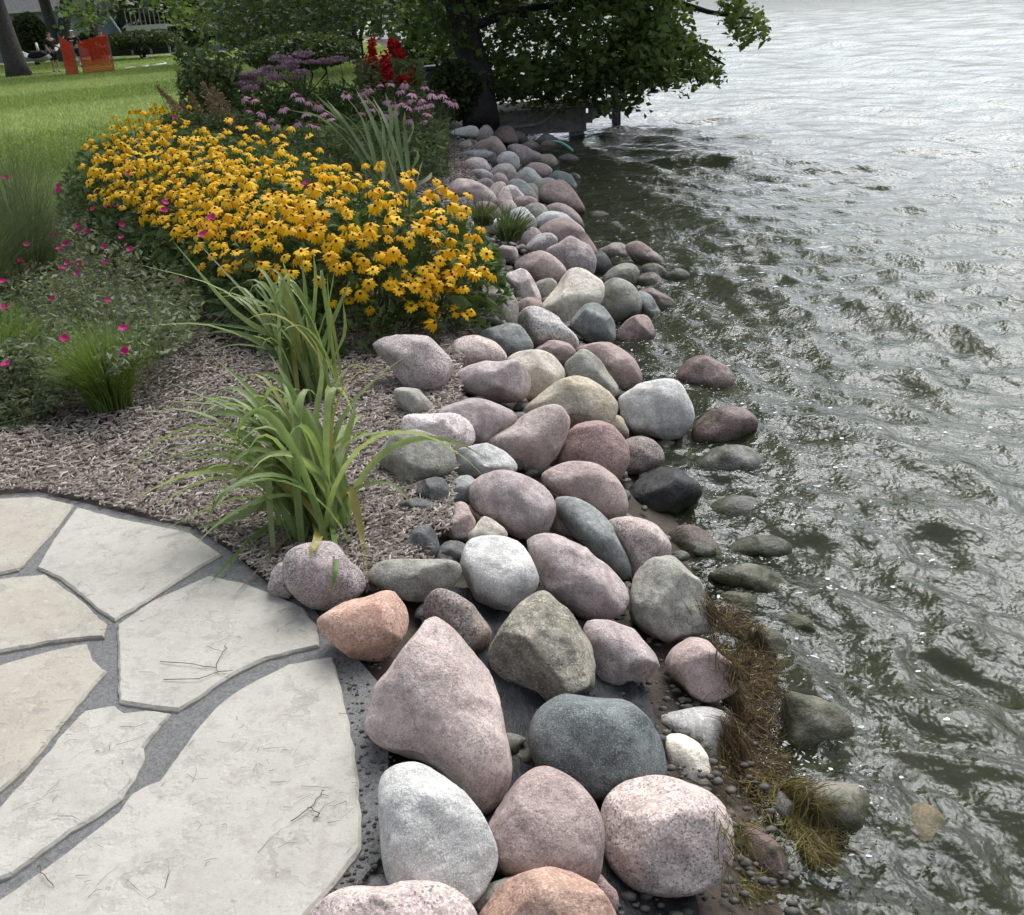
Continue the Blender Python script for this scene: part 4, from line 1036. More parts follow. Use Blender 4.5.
while tries < 40000 and len(heads) < 950:
    tries += 1
    px, py = 86 + 400 * random.random(), 102 + 216 * random.random()
    if not inpoly(px, py, RUD_PX): continue
    low = py > 232 or (px > 330 and py > 200)
    md = (4.6 if px < 250 else 6.0) if not low else (10 if 250 < px < 420 else 8)
    if low and 330 < px < 420 and random.random() < .5: continue
    if any(abs(h[3] - px) < md and abs(h[4] - py) < md * .75 and (h[3] - px) ** 2 + ((h[4] - py) * 1.3) ** 2 < md * md for h in heads): continue
    d = ray(px, py); ts = np.arange(4, 15, .02); Pt = CAM + ts[:, None] * d
    inside = Pt[:, 2] < dome(Pt[:, 0], Pt[:, 1])
    if inside.any(): p = Pt[np.argmax(inside)]
    else: p = at(px, py, .66 + .1 * random.random())
    if p[2] < .14 or p[1] > 13: continue
    p = p + rng.normal(0, .045, 3) * np.array([1, 1, 1.3])
    heads.append((p[0], p[1], p[2], px, py))
heads.sort(key=lambda h: proj(h[:3])[2])
sv_, sf_, sn_ = [], [], 0
stem_pairs = []
rest_v, rest_f, rest_m, kk_ = [], [], [], 0
for i, (x, y, z, px, py) in enumerate(heads):
    q, t_ = seg_q(x, y); d = B_ - A_; tt = np.clip(((x - A_[0]) * d[0] + (y - A_[1]) * d[1]) / (d @ d), 0, 1)
    ox, oy = x - A_[0] - tt * d[0], y - A_[1] - tt * d[1]
    nv = Vector((ox * .75 + random.gauss(0, .34), oy * .75 - .25 + random.gauss(0, .34), .95))
    s = .62 + .40 * random.random()
    stem_pairs.append(((x - ox * .35, y - oy * .35, 0.02), (x, y, z)))
    if i < 300:
        o = link('flower', FM[random.randrange(4)], rud); o.location = (x + 1.7, y - 7.2, z); o.rotation_euler = aim(nv); o.scale = (s,) * 3
        o.rotation_euler.rotate_axis('Z', random.random() * 6)
        c_ = link('cone', CM, o)
    else:
        M = Matrix.Translation((x + 1.7, y - 7.2, z)) @ aim(nv).to_matrix().to_4x4() @ Matrix.Rotation(random.random() * 6, 4, 'Z') @ Matrix.Scale(s, 4)
        for me_, mi in ((FM[random.randrange(4)], 0), (CM, 1)):
            for v_ in me_.vertices: rest_v.append(tuple(M @ v_.co))
            for p_ in me_.polygons: rest_f.append(tuple(j + kk_ for j in p_.vertices)); rest_m.append(mi)
            kk_ += len(me_.vertices)
if rest_v:
    me = bpy.data.meshes.new('far_flowers'); me.from_pydata(rest_v, [], rest_f); me.update()
    leaf_mat('petal_yellow_far', (.92, .49, .006), (.97, .63, .012), .25, .55)
    me.materials.append(MATS['petal_yellow_far']); me.materials.append(MATS['cone_dark']); me.polygons.foreach_set('material_index', rest_m)
    prop(link('far_flowers', me, rud), kind='stuff')
stems(rud, stem_pairs, .0022)
C = []
while len(C) < 15000:
    x, y = rng.uniform(-4.2, .3, 3000), rng.uniform(4.7, 10.8, 3000); zd = dome(x, y)
    u = rng.random(3000); z = zd * (1 - u ** 1.6) * .93 - .02
    k_ = zd > .05
    C.extend(np.stack([x, y, z], -1)[k_].tolist())
cloud(rud, 'foliage', np.array(C[:15000]), .085, 'leaf_rud', asp=.42)

# ------------------------------------------------------------------ daylilies
def lily(loc_px, label, traced, rnd_n, rnd_fn, mats, w=.027):
    base = at(*loc_px, 0.0); root = empty('daylily', base, label, 'plant')
    dz = proj(base)[2]
    for mat, pts in traced:
        b = base + np.array([random.gauss(0, .05), random.gauss(0, .04), 0])
        out = [b]
        dd = random.uniform(-.25, .15) if len(pts) > 1 else 0
        for i, (x, y) in enumerate(pts):
            dq_ = dz + dd * (i + 1) / len(pts)
            ht_ = BVH.ray_cast(Vector(CAM), Vector(ray(x, y)).normalized())[0]
            if ht_ is not None: dq_ = min(dq_, proj(ht_)[2] - .04)          # leaves lie on what is in front
            out.append(atd(x, y, dq_))
        for q in out: q[2] = max(q[2], .012)
        add_blade(root, through(out, 13), w * random.uniform(.85, 1.2), mat)
    for i in range(rnd_n):
        b = base + np.array([random.gauss(0, .065), random.gauss(0, .05), 0])
        a, l, arch = rnd_fn()
        o3 = np.array([math.cos(a) * l, math.sin(a) * l, 0])
        h = random.uniform(.24, .58) * (1.15 - .4 * l)
        p1 = b + o3 * .12 + np.array([0, 0, h * .7]); p2 = b + o3 * .55 + np.array([0, 0, h * 1.1]); p3 = b + o3 + np.array([0, 0, h * (1.0 - arch)])
        p3[2] = max(p3[2], .03)
        add_blade(root, bez(b, p1, p2, p3), w * random.uniform(.75, 1.15), random.choice(mats))
    return root
G, Yl, D_ = 'blade_green', 'blade_yellow', 'blade_dry'
front = [(G, [(296, 500), (263, 477), (192, 474), (131, 500)]), (G, [(300, 500), (267, 462), (213, 436), (155, 441)]), (G, [(305, 490), (288, 455), (234, 410), (167, 401)]), (G, [(306, 490), (290, 448), (238, 413), (168, 382)]),
         (G, [(309, 495), (290, 440), (250, 390), (213, 357)]), (G, [(315, 480), (303, 420), (286, 380), (268, 352)]), (G, [(328, 480), (340, 425), (370, 385), (411, 352)]), (Yl, [(330, 470), (335, 415), (350, 380), (381, 362)]),
         (G, [(338, 512), (354, 491), (390, 484), (418, 511)]), (Yl, [(342, 500), (352, 492), (362, 535), (368, 580)]), (G, [(326, 520), (331, 528), (336, 565), (327, 608)]), (D_, [(309, 528), (290, 543), (262, 570), (234, 597)]),
         (G, [(300, 524), (270, 532), (240, 556), (210, 586)]), (G, [(290, 505), (250, 497), (205, 510), (156, 540)]), (G, [(290, 492), (250, 470), (200, 470), (164, 490)]), (G, [(305, 490), (290, 480), (265, 500), (250, 523)]),
         (G, [(318, 470), (316, 420), (322, 375), (316, 345)]), (G, [(322, 480), (330, 430), (330, 390), (322, 350)]), (G, [(312, 480), (297, 425), (272, 395), (243, 370)]), (G, [(308, 490), (280, 440), (240, 425), (195, 425)]),
         (G, [(304, 500), (275, 470), (230, 452), (185, 465)]), (G, [(300, 510), (280, 500), (230, 520), (195, 528)]), (Yl, [(315, 525), (318, 535), (315, 545), (309, 556)]), (G, [(336, 500), (343, 455), (352, 420), (356, 400)])]
back = [(G, [(290, 350), (235, 312), (172, 240)]), (G, [(285, 355), (225, 292), (130, 262)]), (G, [(290, 350), (250, 300), (190, 234)]), (G, [(285, 360), (210, 326), (132, 327)]), (G, [(290, 345), (255, 330), (195, 322)]),
        (G, [(298, 340), (285, 300), (264, 273)]), (G, [(300, 340), (290, 290), (282, 258)]), (G, [(305, 340), (305, 290), (300, 254)]), (G, [(310, 340), (316, 290), (313, 250)]), (G, [(318, 345), (330, 300), (336, 262)]), (G, [(322, 350), (338, 310), (350, 280)]),
        (G, [(295, 345), (262, 310), (236, 286)]), (G, [(300, 340), (275, 310), (250, 282)]), (G, [(326, 360), (330, 320), (327, 272)]), (G, [(290, 360), (240, 345), (200, 355)]), (Yl, [(320, 370), (318, 350), (305, 330)]), (D_, [(300, 385), (270, 372), (240, 380)]), (G, [(330, 365), (345, 335), (343, 300)])]
def rf():
    a = random.choice([random.gauss(R_(165), .55), random.gauss(R_(120), .7)]) if random.random() < .85 else random.random() * 6.28
    return a, random.uniform(.2, .62), random.uniform(.05, .65)
front_lily = lily((317, 530), 'nearer arching daylily clump hanging over the mauve speckled boulder', front, 74, rf, [G] * 20 + [Yl])
def rf2(): return random.gauss(R_(140), .55), random.uniform(.1, .42), random.uniform(0, .35)
lily((308, 398), 'farther upright daylily clump in front of the yellow flowers', back, 60, rf2, [G] * 14 + [Yl], .024)
simple_mat('dead_bud', (.55, .40, .14), .6, (.42, .24, .09), 60)
pod = MB(); pb = atd(311, 548, proj(at(317, 530, 0))[2] - .2) - np.array(front_lily.location)
pod.tube([pb + np.array([-.012, 0, -.018]), pb + np.array([-.006, 0, -.006]), pb + np.array([.006, 0, .010]), pb + np.array([.012, 0, .022])], [.004, .009, .009, .004], 8)
prop(pod.build('seed_pod', 'dead_bud', front_lily, True), 'small yellow dried pod')
# iris behind the susans
iris_root = empty('iris', at(398, 205, 0), 'pale green sword leaved iris clump between yellow and pink flowers', 'plant')
bI = np.array(iris_root.location); dI = proj(bI)[2]
for tip, mid in [((313, 92), (345, 125)), ((290, 110), (330, 125)), ((325, 98), (350, 130)), ((355, 88), (372, 120)), ((362, 92), (382, 125)), ((372, 96), (388, 128)), ((345, 95), (365, 128)), ((300, 122), (340, 135)), ((385, 92), (392, 128)), ((395, 100), (398, 130)), ((320, 115), (352, 138)), ((405, 110), (405, 135)), ((412, 118), (410, 140)), ((335, 108), (362, 135)), ((378, 105), (390, 135)), ((423, 160), (420, 172)), ((432, 172), (424, 182)), ((365, 110), (380, 135)), ((418, 150), (415, 165)), ((310, 100), (348, 132))]:
    b = bI + np.array([random.gauss(0, .12), random.gauss(0, .1), 0])
    add_blade(iris_root, through([b, atd(*mid, dI), atd(*tip, dI + random.uniform(-.2, .2))], 9), random.uniform(.035, .055), 'blade_iris')

# ------------------------------------------------------------------ grass tufts
def tuft(px, h, rad, n, mat, label, lean=(0, 0), width=.0028, group='fine grass tufts in the bed', height_sd=.25):
    b = at(*px, 0); root = empty('grass_tuft', b, label, 'grass', group)
    vv = []; ff = []; k = 0
    for i in range(n):
        a = random.random() * 6.28; r0 = rad * .35 * random.random(); hh = h * max(.3, random.gauss(1, height_sd)); l = rad * (random.random() ** .7)
        ca, sa = math.cos(a), math.sin(a); wx = random.gauss(0, 1); pa = random.random() * 6.28
        for s in range(5):
            t = s / 4; x = r0 * ca + l * ca * t ** 1.7 + lean[0] * t ** 2; y = r0 * sa + l * sa * t ** 1.7 + lean[1] * t ** 2; z = hh * (t - .35 * t ** 3 * (l / rad))
            w = width * (1 - .85 * t)
            vv += [(x - w * math.cos(pa), y - w * math.sin(pa), z), (x + w * math.cos(pa), y + w * math.sin(pa), z)]
        for s in range(4): ff.append((k + 2 * s, k + 2 * s + 1, k + 2 * s + 3, k + 2 * s + 2))
        k += 10
    prop(link('blades', np_mesh('blades', np.array(vv), np.array(ff), mat), root), kind='stuff')
tuft((112, 408), .34, .26, 1500, 'tuft', 'bright green fine grass tuft at the mulch edge', (-.02, 0))
tuft((12, 388), .36, .28, 1200, 'tuft', 'fine grass tuft at the left edge of the picture', (.03, 0))
tuft((25, 290), .78, .6, 2600, 'wisp', 'tall wispy grass clump in front of the lawn', (-.12, 0), .0022, height_sd=.3)
tuft((-25, 320), .75, .55, 1500, 'wisp', 'second wispy grass clump cut by the left edge', (.1, 0), .0022)
tuft((510, 240), .20, .22, 240, 'leaf_mid', 'short green weeds growing between the shore boulders', (.05, 0), .010, 'weeds in the rocks')
tuft((484, 225), .18, .2, 160, 'leaf_mid', 'small green weeds left of the short weeds among the boulders', (.02, 0), .009, 'weeds in the rocks')
tuft((433, 150), .55, .3, 400, 'wisp', 'upright green grass beside the far mulch path', (.08, 0), .007)

# ------------------------------------------------------------------ magenta poppy mallow
mal = empty('poppy_mallow', at(95, 330, 0), 'sprawling green plant dotted with magenta flowers at left', 'flowers')
ML = np.array(mal.location)
MAL_PX = [(-60, 262), (0, 240), (20, 228), (60, 210), (100, 203), (140, 215), (190, 255), (205, 300), (190, 340), (160, 360), (120, 372), (60, 400), (30, 425), (0, 430), (-60, 420)]
C = []; bases = []
while len(C) < 15000:
    px, py = -60 + 270 * random.random(), 205 + 225 * random.random()
    if not inpoly(px, py, MAL_PX): continue
    edge = min(1, max(0, (425 - py) / 70)); h = .34 * edge * (.75 + .35 * mnoise.noise((px * .03, py * .03, 4)))
    z = h * random.random() ** .6 + .01
    p = at(px, py, z); C.append(p)
C = np.array(C)
cloud(mal, 'foliage', C, .042, 'leaf_grey', asp=.42, up=.3)
vv, ff = [], []
pr = []
for i in range(420):
    p = C[random.randrange(len(C))]; q = p + np.array([random.gauss(0, .16), random.gauss(0, .12), random.uniform(.0, .10)]); pr.append((np.array([p[0], p[1], max(.01, p[2] - .1)]), q))
stems(mal, pr, .0016)
mf = [flower_mesh('flower', 5, .027, .036, .05 - .55, 'petal_magenta', i, .05) for i in range(2)]
for px, py in [(6, 178), (59, 191), (93, 209), (107, 207), (116, 206), (59, 186), (78, 226), (80, 231), (87, 232), (122, 225), (121, 238), (55, 235), (66, 244), (59, 249), (27, 245), (21, 262), (68, 263), (63, 269), (80, 263), (104, 247), (106, 262), (130, 250), (53, 299), (107, 301), (4, 308), (65, 339), (6, 365), (3, 282), (78, 273), (138, 212), (146, 214), (164, 211), (146, 219), (180, 280), (124, 329), (125, 351), (129, 173), (137, 208), (165, 203), (175, 118), (306, 184), (203, 235), (212, 218)]:
    hz = .38 if py > 200 else .5
    p = at(px, py, hz) if py > 195 else at(px, py, .74)
    if px > 160 and py < 240:
        p = at(px, py, .82)
    o = link('flower', random.choice(mf), mal); o.location = p - ML; o.rotation_euler = aim((random.gauss(0, .25), -.35 + random.gauss(0, .25), .8)); o.scale = (random.uniform(.6, .9),) * 3

# ------------------------------------------------------------------ coneflowers, sedum, red flowers, plumes behind
cf = empty('coneflower', at(345, 195, 0), 'pink coneflowers growing behind the yellow flowers', 'flowers')
CL = np.array(cf.location)
pm = [flower_mesh('flower', 13, .048, .014, d, 'petal_pink', i, .25) for i, d in enumerate((.7, 1.0, .55))]; pc = cone_mesh('cone', .018, .022, 'cone_brown')
hp = [(243, 97), (254, 99), (282, 108), (249, 110), (262, 112), (270, 118), (258, 122), (275, 125), (285, 107), (293, 93), (300, 97), (309, 101), (318, 104), (306, 113), (322, 113), (297, 122), (310, 124), (318, 126), (330, 118), (346, 94), (361, 92), (368, 88), (365, 100), (371, 108), (362, 112), (380, 84), (391, 83), (405, 83), (413, 93), (411, 99), (425, 86), (432, 93), (438, 96), (443, 94), (420, 99), (426, 104), (431, 103), (401, 103), (395, 104), (393, 110), (409, 106), (418, 106), (428, 113), (409, 119), (424, 120), (454, 102), (448, 100), (387, 100), (400, 90), (388, 114)]
pr = []
for px, py in hp:
    dd = random.uniform(9.8, 11.4); p = atd(px, py, dd)
    if p[2] < .3: p = at(px, py, .45)
    o = link('flower', random.choice(pm), cf); o.location = p - CL; nv = (random.gauss(0, .2), random.gauss(-.1, .2), 1); o.rotation_euler = aim(nv); s = random.uniform(1.0, 1.45); o.scale = (s,) * 3
    link('cone', pc, o)
    pr.append(((p[0] + random.gauss(0, .05), p[1] + random.gauss(0, .05), 0), p))
stems(cf, pr, .004)
Cc = []
for _ in range(9000):
    px, py = random.uniform(225, 448), random.uniform(98, 165)
    d_ = random.uniform(9.6, 11.8); p = atd(px, py + 10, d_)
    if 0.02 < p[2] < .46 + .30 * mnoise.noise((px * .045, p[1] * 2.0, 3)): Cc.append(p)
cloud(cf, 'foliage', np.array(Cc), .085, 'leaf_mid', asp=.28, up=.0)
sd = empty('joe_pye_weed', at(285, 150, 0), 'dusty purple flat topped flower cluster plant behind the coneflowers', 'flowers')
SL = np.array(sd.location); pr = []
for px, py, s in [(303, 54, .11), (281, 58, .12), (292, 62, .10), (287, 67, .11), (262, 73, .12), (276, 77, .11), (248, 79, .10), (243, 83, .09), (300, 72, .08), (310, 62, .07), (326, 61, .10), (339, 59, .09), (358, 62, .06), (268, 68, .07), (250, 88, .09), (257, 84, .09), (245, 75, .07), (295, 79, .07)]:
    p = atd(px, py, random.uniform(12.0, 12.8)); v, f = leaves(ell_pts(260, (0, 0, 0), (s * 1.35, s, s * .38), .2), .026, asp=.8, up=.2)
    o = link('flower_cluster', np_mesh('flower_cluster', v, f, 'umbel'), sd); o.location = p - SL; pr.append(((p[0], p[1], 0), p))
stems(sd, pr, .006)
Cc = [p for p in (atd(random.uniform(232, 362), random.uniform(66, 125), random.uniform(12.0, 13.2)) for _ in range(7000)) if 0 < p[2] < .80 + .35 * mnoise.noise((p[0] * 3, p[1] * 2, 7))]
cloud(sd, 'foliage', np.array(Cc), .085, 'leaf_rud', asp=.3)
rd = empty('cardinal_flower', at(385, 130, 0), 'tall bright red flower spikes beside the shoreline tree', 'flowers')
RL = np.array(rd.location); pr = []
for (x0, y0), (x1, y1), s in [((362, 66), (374, 80), .09), ((368, 62), (366, 76), .09), ((372, 40), (373, 68), .06), ((384, 55), (388, 78), .07), ((381, 62), (383, 80), .07), ((391, 40), (392, 53), .05), ((397, 43), (398, 55), .045), ((411, 72), (414, 80), .06), ((400, 78), (406, 82), .05), ((379, 85), (381, 88), .045), ((388, 68), (390, 82), .06), ((402, 53), (400, 57), .045)]:
    dd = random.uniform(11.6, 12.3); a, b = atd(x0, y0, dd), atd(x1, y1, dd); Cq = a + (b - a) * rng.random((300, 1)) + np.clip(rng.normal(0, s * .42, (300, 3)), -s * .8, s * .8)
    v, f = leaves(Cq - RL, .046, asp=.6, up=.2)
    prop(link('flower_spike', np_mesh('flower_spike', v, f, 'petal_red'), rd), kind='stuff'); pr.append(((b[0], b[1], 0), a))
stems(rd, pr, .006)
Cc = [p for p in (atd(random.uniform(355, 425), random.uniform(60, 120), random.uniform(11.6, 12.6)) for _ in range(2600)) if 0 < p[2] < 1.2]
cloud(rd, 'foliage', np.array(Cc), .09, 'leaf_mid', asp=.25, up=0)
pl = empty('feather_reed_grass', at(215, 205, 0), 'tan feathery grass plumes behind the yellow flowers', 'grass'); PLc = np.array(pl.location); pr = []
for (x0, y0), (x1, y1), s in [((157, 86), (178, 112), .05), ((163, 92), (190, 120), .06), ((203, 82), (216, 118), .07), ((212, 88), (226, 125), .08), ((220, 92), (236, 132), .07), ((190, 92), (202, 120), .05), ((225, 105), (240, 140), .06), ((180, 100), (195, 128), .05)]:
    dd = random.uniform(10.0, 10.8); a, b = atd(x0, y0, dd), atd(x1, y1, dd); t_ = rng.random((420, 1)); Cq = a + (b - a) * t_ + rng.normal(0, s * .42, (420, 3)) * (.35 + t_)
    v, f = leaves(Cq - PLc, .03, asp=.3, up=.1); link('plume', np_mesh('plume', v, f, 'plume'), pl); pr.append(((b[0] + .1, b[1], 0), a))
stems(pl, pr, .004)
# blades of the reed grass
Cc = [p for p in (atd(random.uniform(165, 250), random.uniform(115, 165), random.uniform(10, 11)) for _ in range(2500)) if 0 < p[2] < .9]
cloud(pl, 'foliage', np.array(Cc), .12, 'leaf_mid', asp=.12, up=0)

# ------------------------------------------------------------------ dock
simple_mat('dock_wood', (.30, .28, .25), .9, (.19, .175, .155), 12, .006, bscale=60)
simple_mat('dock_metal', (.30, .31, .31), .6, (.20, .21, .21), 20)
simple_mat('concrete', (.22, .215, .20), .95, (.15, .15, .14), 20, .01)
dk = empty('dock', (.7, 16.0, WZ), 'weathered grey wooden dock section behind the far boulders', 'dock'); DL = np.array(dk.location)
def dbox(name, c, size, mat='dock_wood', parent=dk, **kw):
    mb = MB(); mb.box((0, 0, 0), size, **kw); o = mb.build(name, mat, parent, bevel=.006)
    o.location = np.array(c) - (DL if parent is dk else 0); return o
DY0 = 17.5
def aty(px, py, y):
    d = ray(px, py); return CAM + d * (y / d[1])
DX0, DX1, DZ = aty(478, 110, DY0)[0], aty(586, 112, DY0)[0], aty(545, 110, DY0)[2]
dbox('beam', ((DX0 + DX1) / 2, DY0, DZ - .085), (DX1 - DX0, .05, .14)); dbox('beam', ((DX0 + DX1) / 2, DY0 + .008, DZ - .265), (DX1 - DX0, .045, .22))
for i in range(12):
    dbox('deck_board', ((DX0 + DX1) / 2 + .02 * random.random() + .1, DY0 + .03 + i * .135, DZ + .002 + .003 * random.random()), (DX1 - DX0 + .3, .125, .032), rz=random.gauss(0, .006))
ang = math.atan2(1.45, .55)
dbox('side_beam', (DX1 + .33, DY0 + .70, DZ - .09), (1.55, .05, .24), rz=ang); dbox('side_beam', (DX0 + .02, DY0 + .8, DZ - .12), (.05, 1.6, .2))
dbox('post', (DX1 - .16, DY0 + .12, -.42), (.24, .18, .30), 'concrete'); dbox('post', (DX1 + .68, DY0 + 1.50, -.22), (.15, .15, .50), 'concrete'); dbox('post', (.2, DY0 + .2, -.33), (.14, .14, .5), 'concrete')
for x in (DX1 - .10, DX1 + .05):
    mb = MB(); mb.add([(-.06, 0, 0), (.06, 0, 0), (0, 0, .09), (-.06, .05, 0), (.06, .05, 0), (0, .05, .09)], [(0, 1, 2), (5, 4, 3), (0, 3, 4, 1), (1, 4, 5, 2), (2, 5, 3, 0)])
    o = mb.build('bracket', 'dock_metal', dk); o.location = np.array((x, DY0 - .03, DZ + .02)) - DL
dbox('end_plate', (DX1 + .02, DY0 - .07, DZ - .16), (.16, .02, .16), 'dock_wood')
mb = MB(); mb.tube([atd(503, 129, 16.2), atd(540, 124, 16.4), atd(572, 100, 16.6)], [.025, .03, .02], 8)
o = mb.build('wooden_pole', 'dock_wood', None, True); prop(o, 'bent grey pole leaning on the front of the dock', 'pole')
simple_mat('hose_green', (.10, .42, .33), .4, (.30, .60, .50), 60)
mb = MB(); mb.tube(through([atd(552, 141, 13.2), atd(560, 142, 13.2), atd(567, 146, 13.2), atd(573, 151, 13.2)], 9), .014, 8)
o = mb.build('hose', 'hose_green', None, True); prop(o, 'short curved pale green hose by the dock end', 'hose')

# ------------------------------------------------------------------ trees and shrubs
def tube_part(name, pts, rad, mat, root, n=10):
    mb = MB(); mb.tube([np.asarray(p) - np.array(root.location) for p in pts], rad, n); return mb.build(name, mat, root, True)
def clumps(polypx, drange, n_clump, per, spread, zmin=-.4, shape=(1, 1, .7)):
    xs_ = [p[0] for p in polypx]; ys_ = [p[1] for p in polypx]; out = []
    while len(out) < n_clump:
        px, py = random.uniform(min(xs_), max(xs_)), random.uniform(min(ys_), max(ys_))
        if not inpoly(px, py, polypx): continue
        p = atd(px, py, random.uniform(*drange))
        if p[2] < zmin: continue
        out.append(p)
    C = np.repeat(np.array(out), per, 0) + rng.normal(0, spread, (n_clump * per, 3)) * np.array(shape)
    return C[C[:, 2] > zmin], out
st = empty('shoreline_tree', at(481, 119, 0), 'big dark tree leaning over the lake behind the dock', 'tree'); SB = np.array(st.location)
tube_part('trunk', [SB + np.array([0, 0, -.1]), atd(476, 70, 15.9), atd(462, 25, 16.0), atd(452, -30, 16.2), (-1.0, 17.2, 5.5)], [.30, .25, .24, .22, .15], 'bark_dark', st)
br = [[atd(465, 30, 15.9), atd(520, 10, 16.2), atd(590, 5, 16.6), atd(650, 20, 16.8)], [atd(590, 5, 16.6), atd(640, -10, 16.5), atd(700, 10, 16.6), atd(760, 20, 16.6)], [atd(470, 45, 15.9), atd(430, 10, 16.5), atd(400, -40, 17)], [atd(460, 10, 16), atd(540, -40, 16), atd(640, -80, 16)],
      [atd(520, 10, 16.2), atd(560, 45, 16.2), atd(610, 80, 16.2)], [atd(650, 20, 16.8), atd(690, 45, 16.6), atd(725, 65, 16.5)]]
for b in br: tube_part('limb', through(b, 8), [.09, .08, .07, .06, .05, .04, .03, .015], 'bark_dark', st, 6)
c1, k1 = clumps([(408, -60), (700, -60), (700, -18), (684, 12), (676, 34), (706, 58), (728, 72), (700, 86), (668, 78), (640, 96), (600, 100), (560, 103), (520, 95), (492, 92), (470, 60), (400, 40)], (15.2, 18.6), 560, 22, .135, zmin=-.1)
c2, k2 = clumps([(722, -14), (745, -2), (764, 16), (764, 28), (748, 44), (732, 40), (728, 16)], (16.2, 17.0), 34, 14, .10)
c3, _ = clumps([(480, 50), (640, 60), (640, 105), (500, 108)], (15.4, 17.5), 90, 14, .14, zmin=-.15)
c5, _ = clumps([(660, 10), (676, 30), (704, 50), (730, 70), (714, 84), (690, 74), (655, 40)], (15.6, 17.2), 60, 14, .10)
v1_, f1_ = leaves(np.vstack([c1, c3]), .125, asp=.62, up=.3)
link('crown', np_mesh('crown', v1_ - SB, f1_, 'leaf_tree'), st)
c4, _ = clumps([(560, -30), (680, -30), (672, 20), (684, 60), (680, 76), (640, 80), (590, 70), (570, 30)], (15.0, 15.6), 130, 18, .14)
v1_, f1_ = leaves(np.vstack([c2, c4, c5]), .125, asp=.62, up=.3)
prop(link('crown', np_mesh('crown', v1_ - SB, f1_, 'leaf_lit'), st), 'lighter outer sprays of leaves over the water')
up_ = np.vstack([ell_pts(5200, (.6, 17.6, 6.2), (4.6, 4.2, 4.6), .25), ell_pts(3000, (-2.5, 18.5, 7.5), (4, 4, 4.5), .25), ell_pts(2000, (2.4, 17.4, 4.6), (2.6, 2.4, 2.0), .2), ell_pts(3200, (4.6, 18.6, 8.2), (3.6, 3.6, 4.0), .2)])
v1_, f1_ = leaves(up_, .30, asp=.62, up=.4); prop(link('crown', np_mesh('crown', v1_ - SB, f1_, 'leaf_tree'), st), 'high part of the crown')

def bg_tree(base_px, tops, rads, crown, label, leafn=4200, mat='leaf_tree', low=None, bark='bark'):
    b = at(*base_px, 0); root = empty('tree', b, label, 'tree', 'trees beyond the lawn'); d = proj(b)[2]
    for tp_, r_ in zip(tops, rads):
        a = atd(*tp_, d); hi = a + (a - b) * 1.3
        tube_part('trunk', [b + np.array([0, 0, -.2]), b + (a - b) * .15, b + (a - b) * .5, a, hi], [r_ * 1.5, r_ * 1.12, r_, r_ * .95, r_ * .6], bark, root)
    C = ell_pts(leafn, b + np.array(crown[0]), crown[1], .25)
    if low is not None:
        c_, _ = clumps(low[0], low[1], low[2], low[3], low[4], .3); C2 = c_
        v, f = leaves(C2, low[5], asp=.6, up=.3); link('crown', np_mesh('crown', v - b, f, mat), root)
    v, f = leaves(C, .42, asp=.6, up=.4); prop(link('crown', np_mesh('crown', v - b, f, mat), root), None)
    return root
bg_tree((20, 77), [(-6, 0)], [.40], ((0, 1, 9), (5.5, 5.5, 4.5)), 'thick grey trunk at the left edge holding the hammock')
bg_tree((62, 62), [(44, 0), (66, 0)], [.34, .36], ((0, 1, 9.5), (5.5, 5.5, 4.5)), 'forked tree behind the two people and hammock', low=([(60, -5), (110, -5), (105, 20), (75, 30)], (50, 54), 26, 14, .4, .28))
bg_tree((99, 60), [(90, 0)], [.28], ((0, 1, 9), (5, 5, 4.5)), 'tree trunk rising behind the orange netting')
bg_tree((199, 47), [(192, 0)], [.26], ((0, 1, 8), (5, 5, 4.5)), 'dark tree right of the white deck', low=([(100, -10), (260, -10), (260, 40), (200, 42), (186, 30), (150, -2)], (38, 50), 110, 14, .38, .25))
bg_tree((275, 58), [(268, 0)], [.12], ((0, 1, 6), (3.5, 3.5, 3.5)), 'bushy dark tree behind the purple flowers', 3000, 'leaf_dark', ([(205, -20), (330, -20), (322, 45), (300, 58), (255, 62), (225, 50)], (27, 33), 260, 16, .24, .17), 'bark_dark')
bg_tree((356, 60), [(338, 0), (352, 0), (368, 0)], [.11, .10, .08], ((0, 1, 6), (3.5, 3.5, 3.5)), 'multi stemmed tree left of the red flowers', 3000, 'leaf_dark', ([(300, -20), (400, -20), (392, 20), (370, 18), (335, 32), (310, 40)], (25, 30), 150, 16, .22, .16), 'bark_dark')
bg_tree((412, 66), [(408, 0)], [.09], ((0, 1, 6), (3, 3, 3.5)), 'small dark tree between red flowers and the shoreline tree', 2600, 'leaf_dark', ([(385, -20), (462, -20), (462, 60), (425, 66), (418, 25), (395, 15)], (21, 25), 170, 16, .2, .15), 'bark_dark')
def shrub(label, cpx, hw, hh, d, n, size, mat, name='shrub', clumpy=None, depth_r=None):
    c = atd(*cpx, d); k = d / F; base = np.array([c[0], c[1], 0]); root = empty(name, base, label, 'shrub', 'shrubs around the garden')
    C = ell_pts(n, c, (hw * k, depth_r or hw * k * .8, hh * k), .15); C = C[C[:, 2] > .02]
    v, f = leaves(C, size, asp=.55, up=.35); link('crown', np_mesh('crown', v - base, f, mat), root)
    for _ in range(4):
        tube_part('stem', [base + np.array([random.gauss(0, .05), random.gauss(0, .05), -.02]), base * .5 + c * .5 + np.array([random.gauss(0, hw * k * .2), 0, 0]), c + np.array([random.gauss(0, hw * k * .45), 0, hh * k * .3])], [.02 * d / 20 + .006, .015 * d / 20 + .004, .004], 'bark_dark', root, 5)
    return root
shrub('dark evergreen shrub against the blue grey house', (30, 34), 17, 20, 55, 3200, .22, 'leaf_dark')
shrub('low dark hedge below the white deck', (140, 40), 42, 9, 56, 3600, .2, 'leaf_dark')
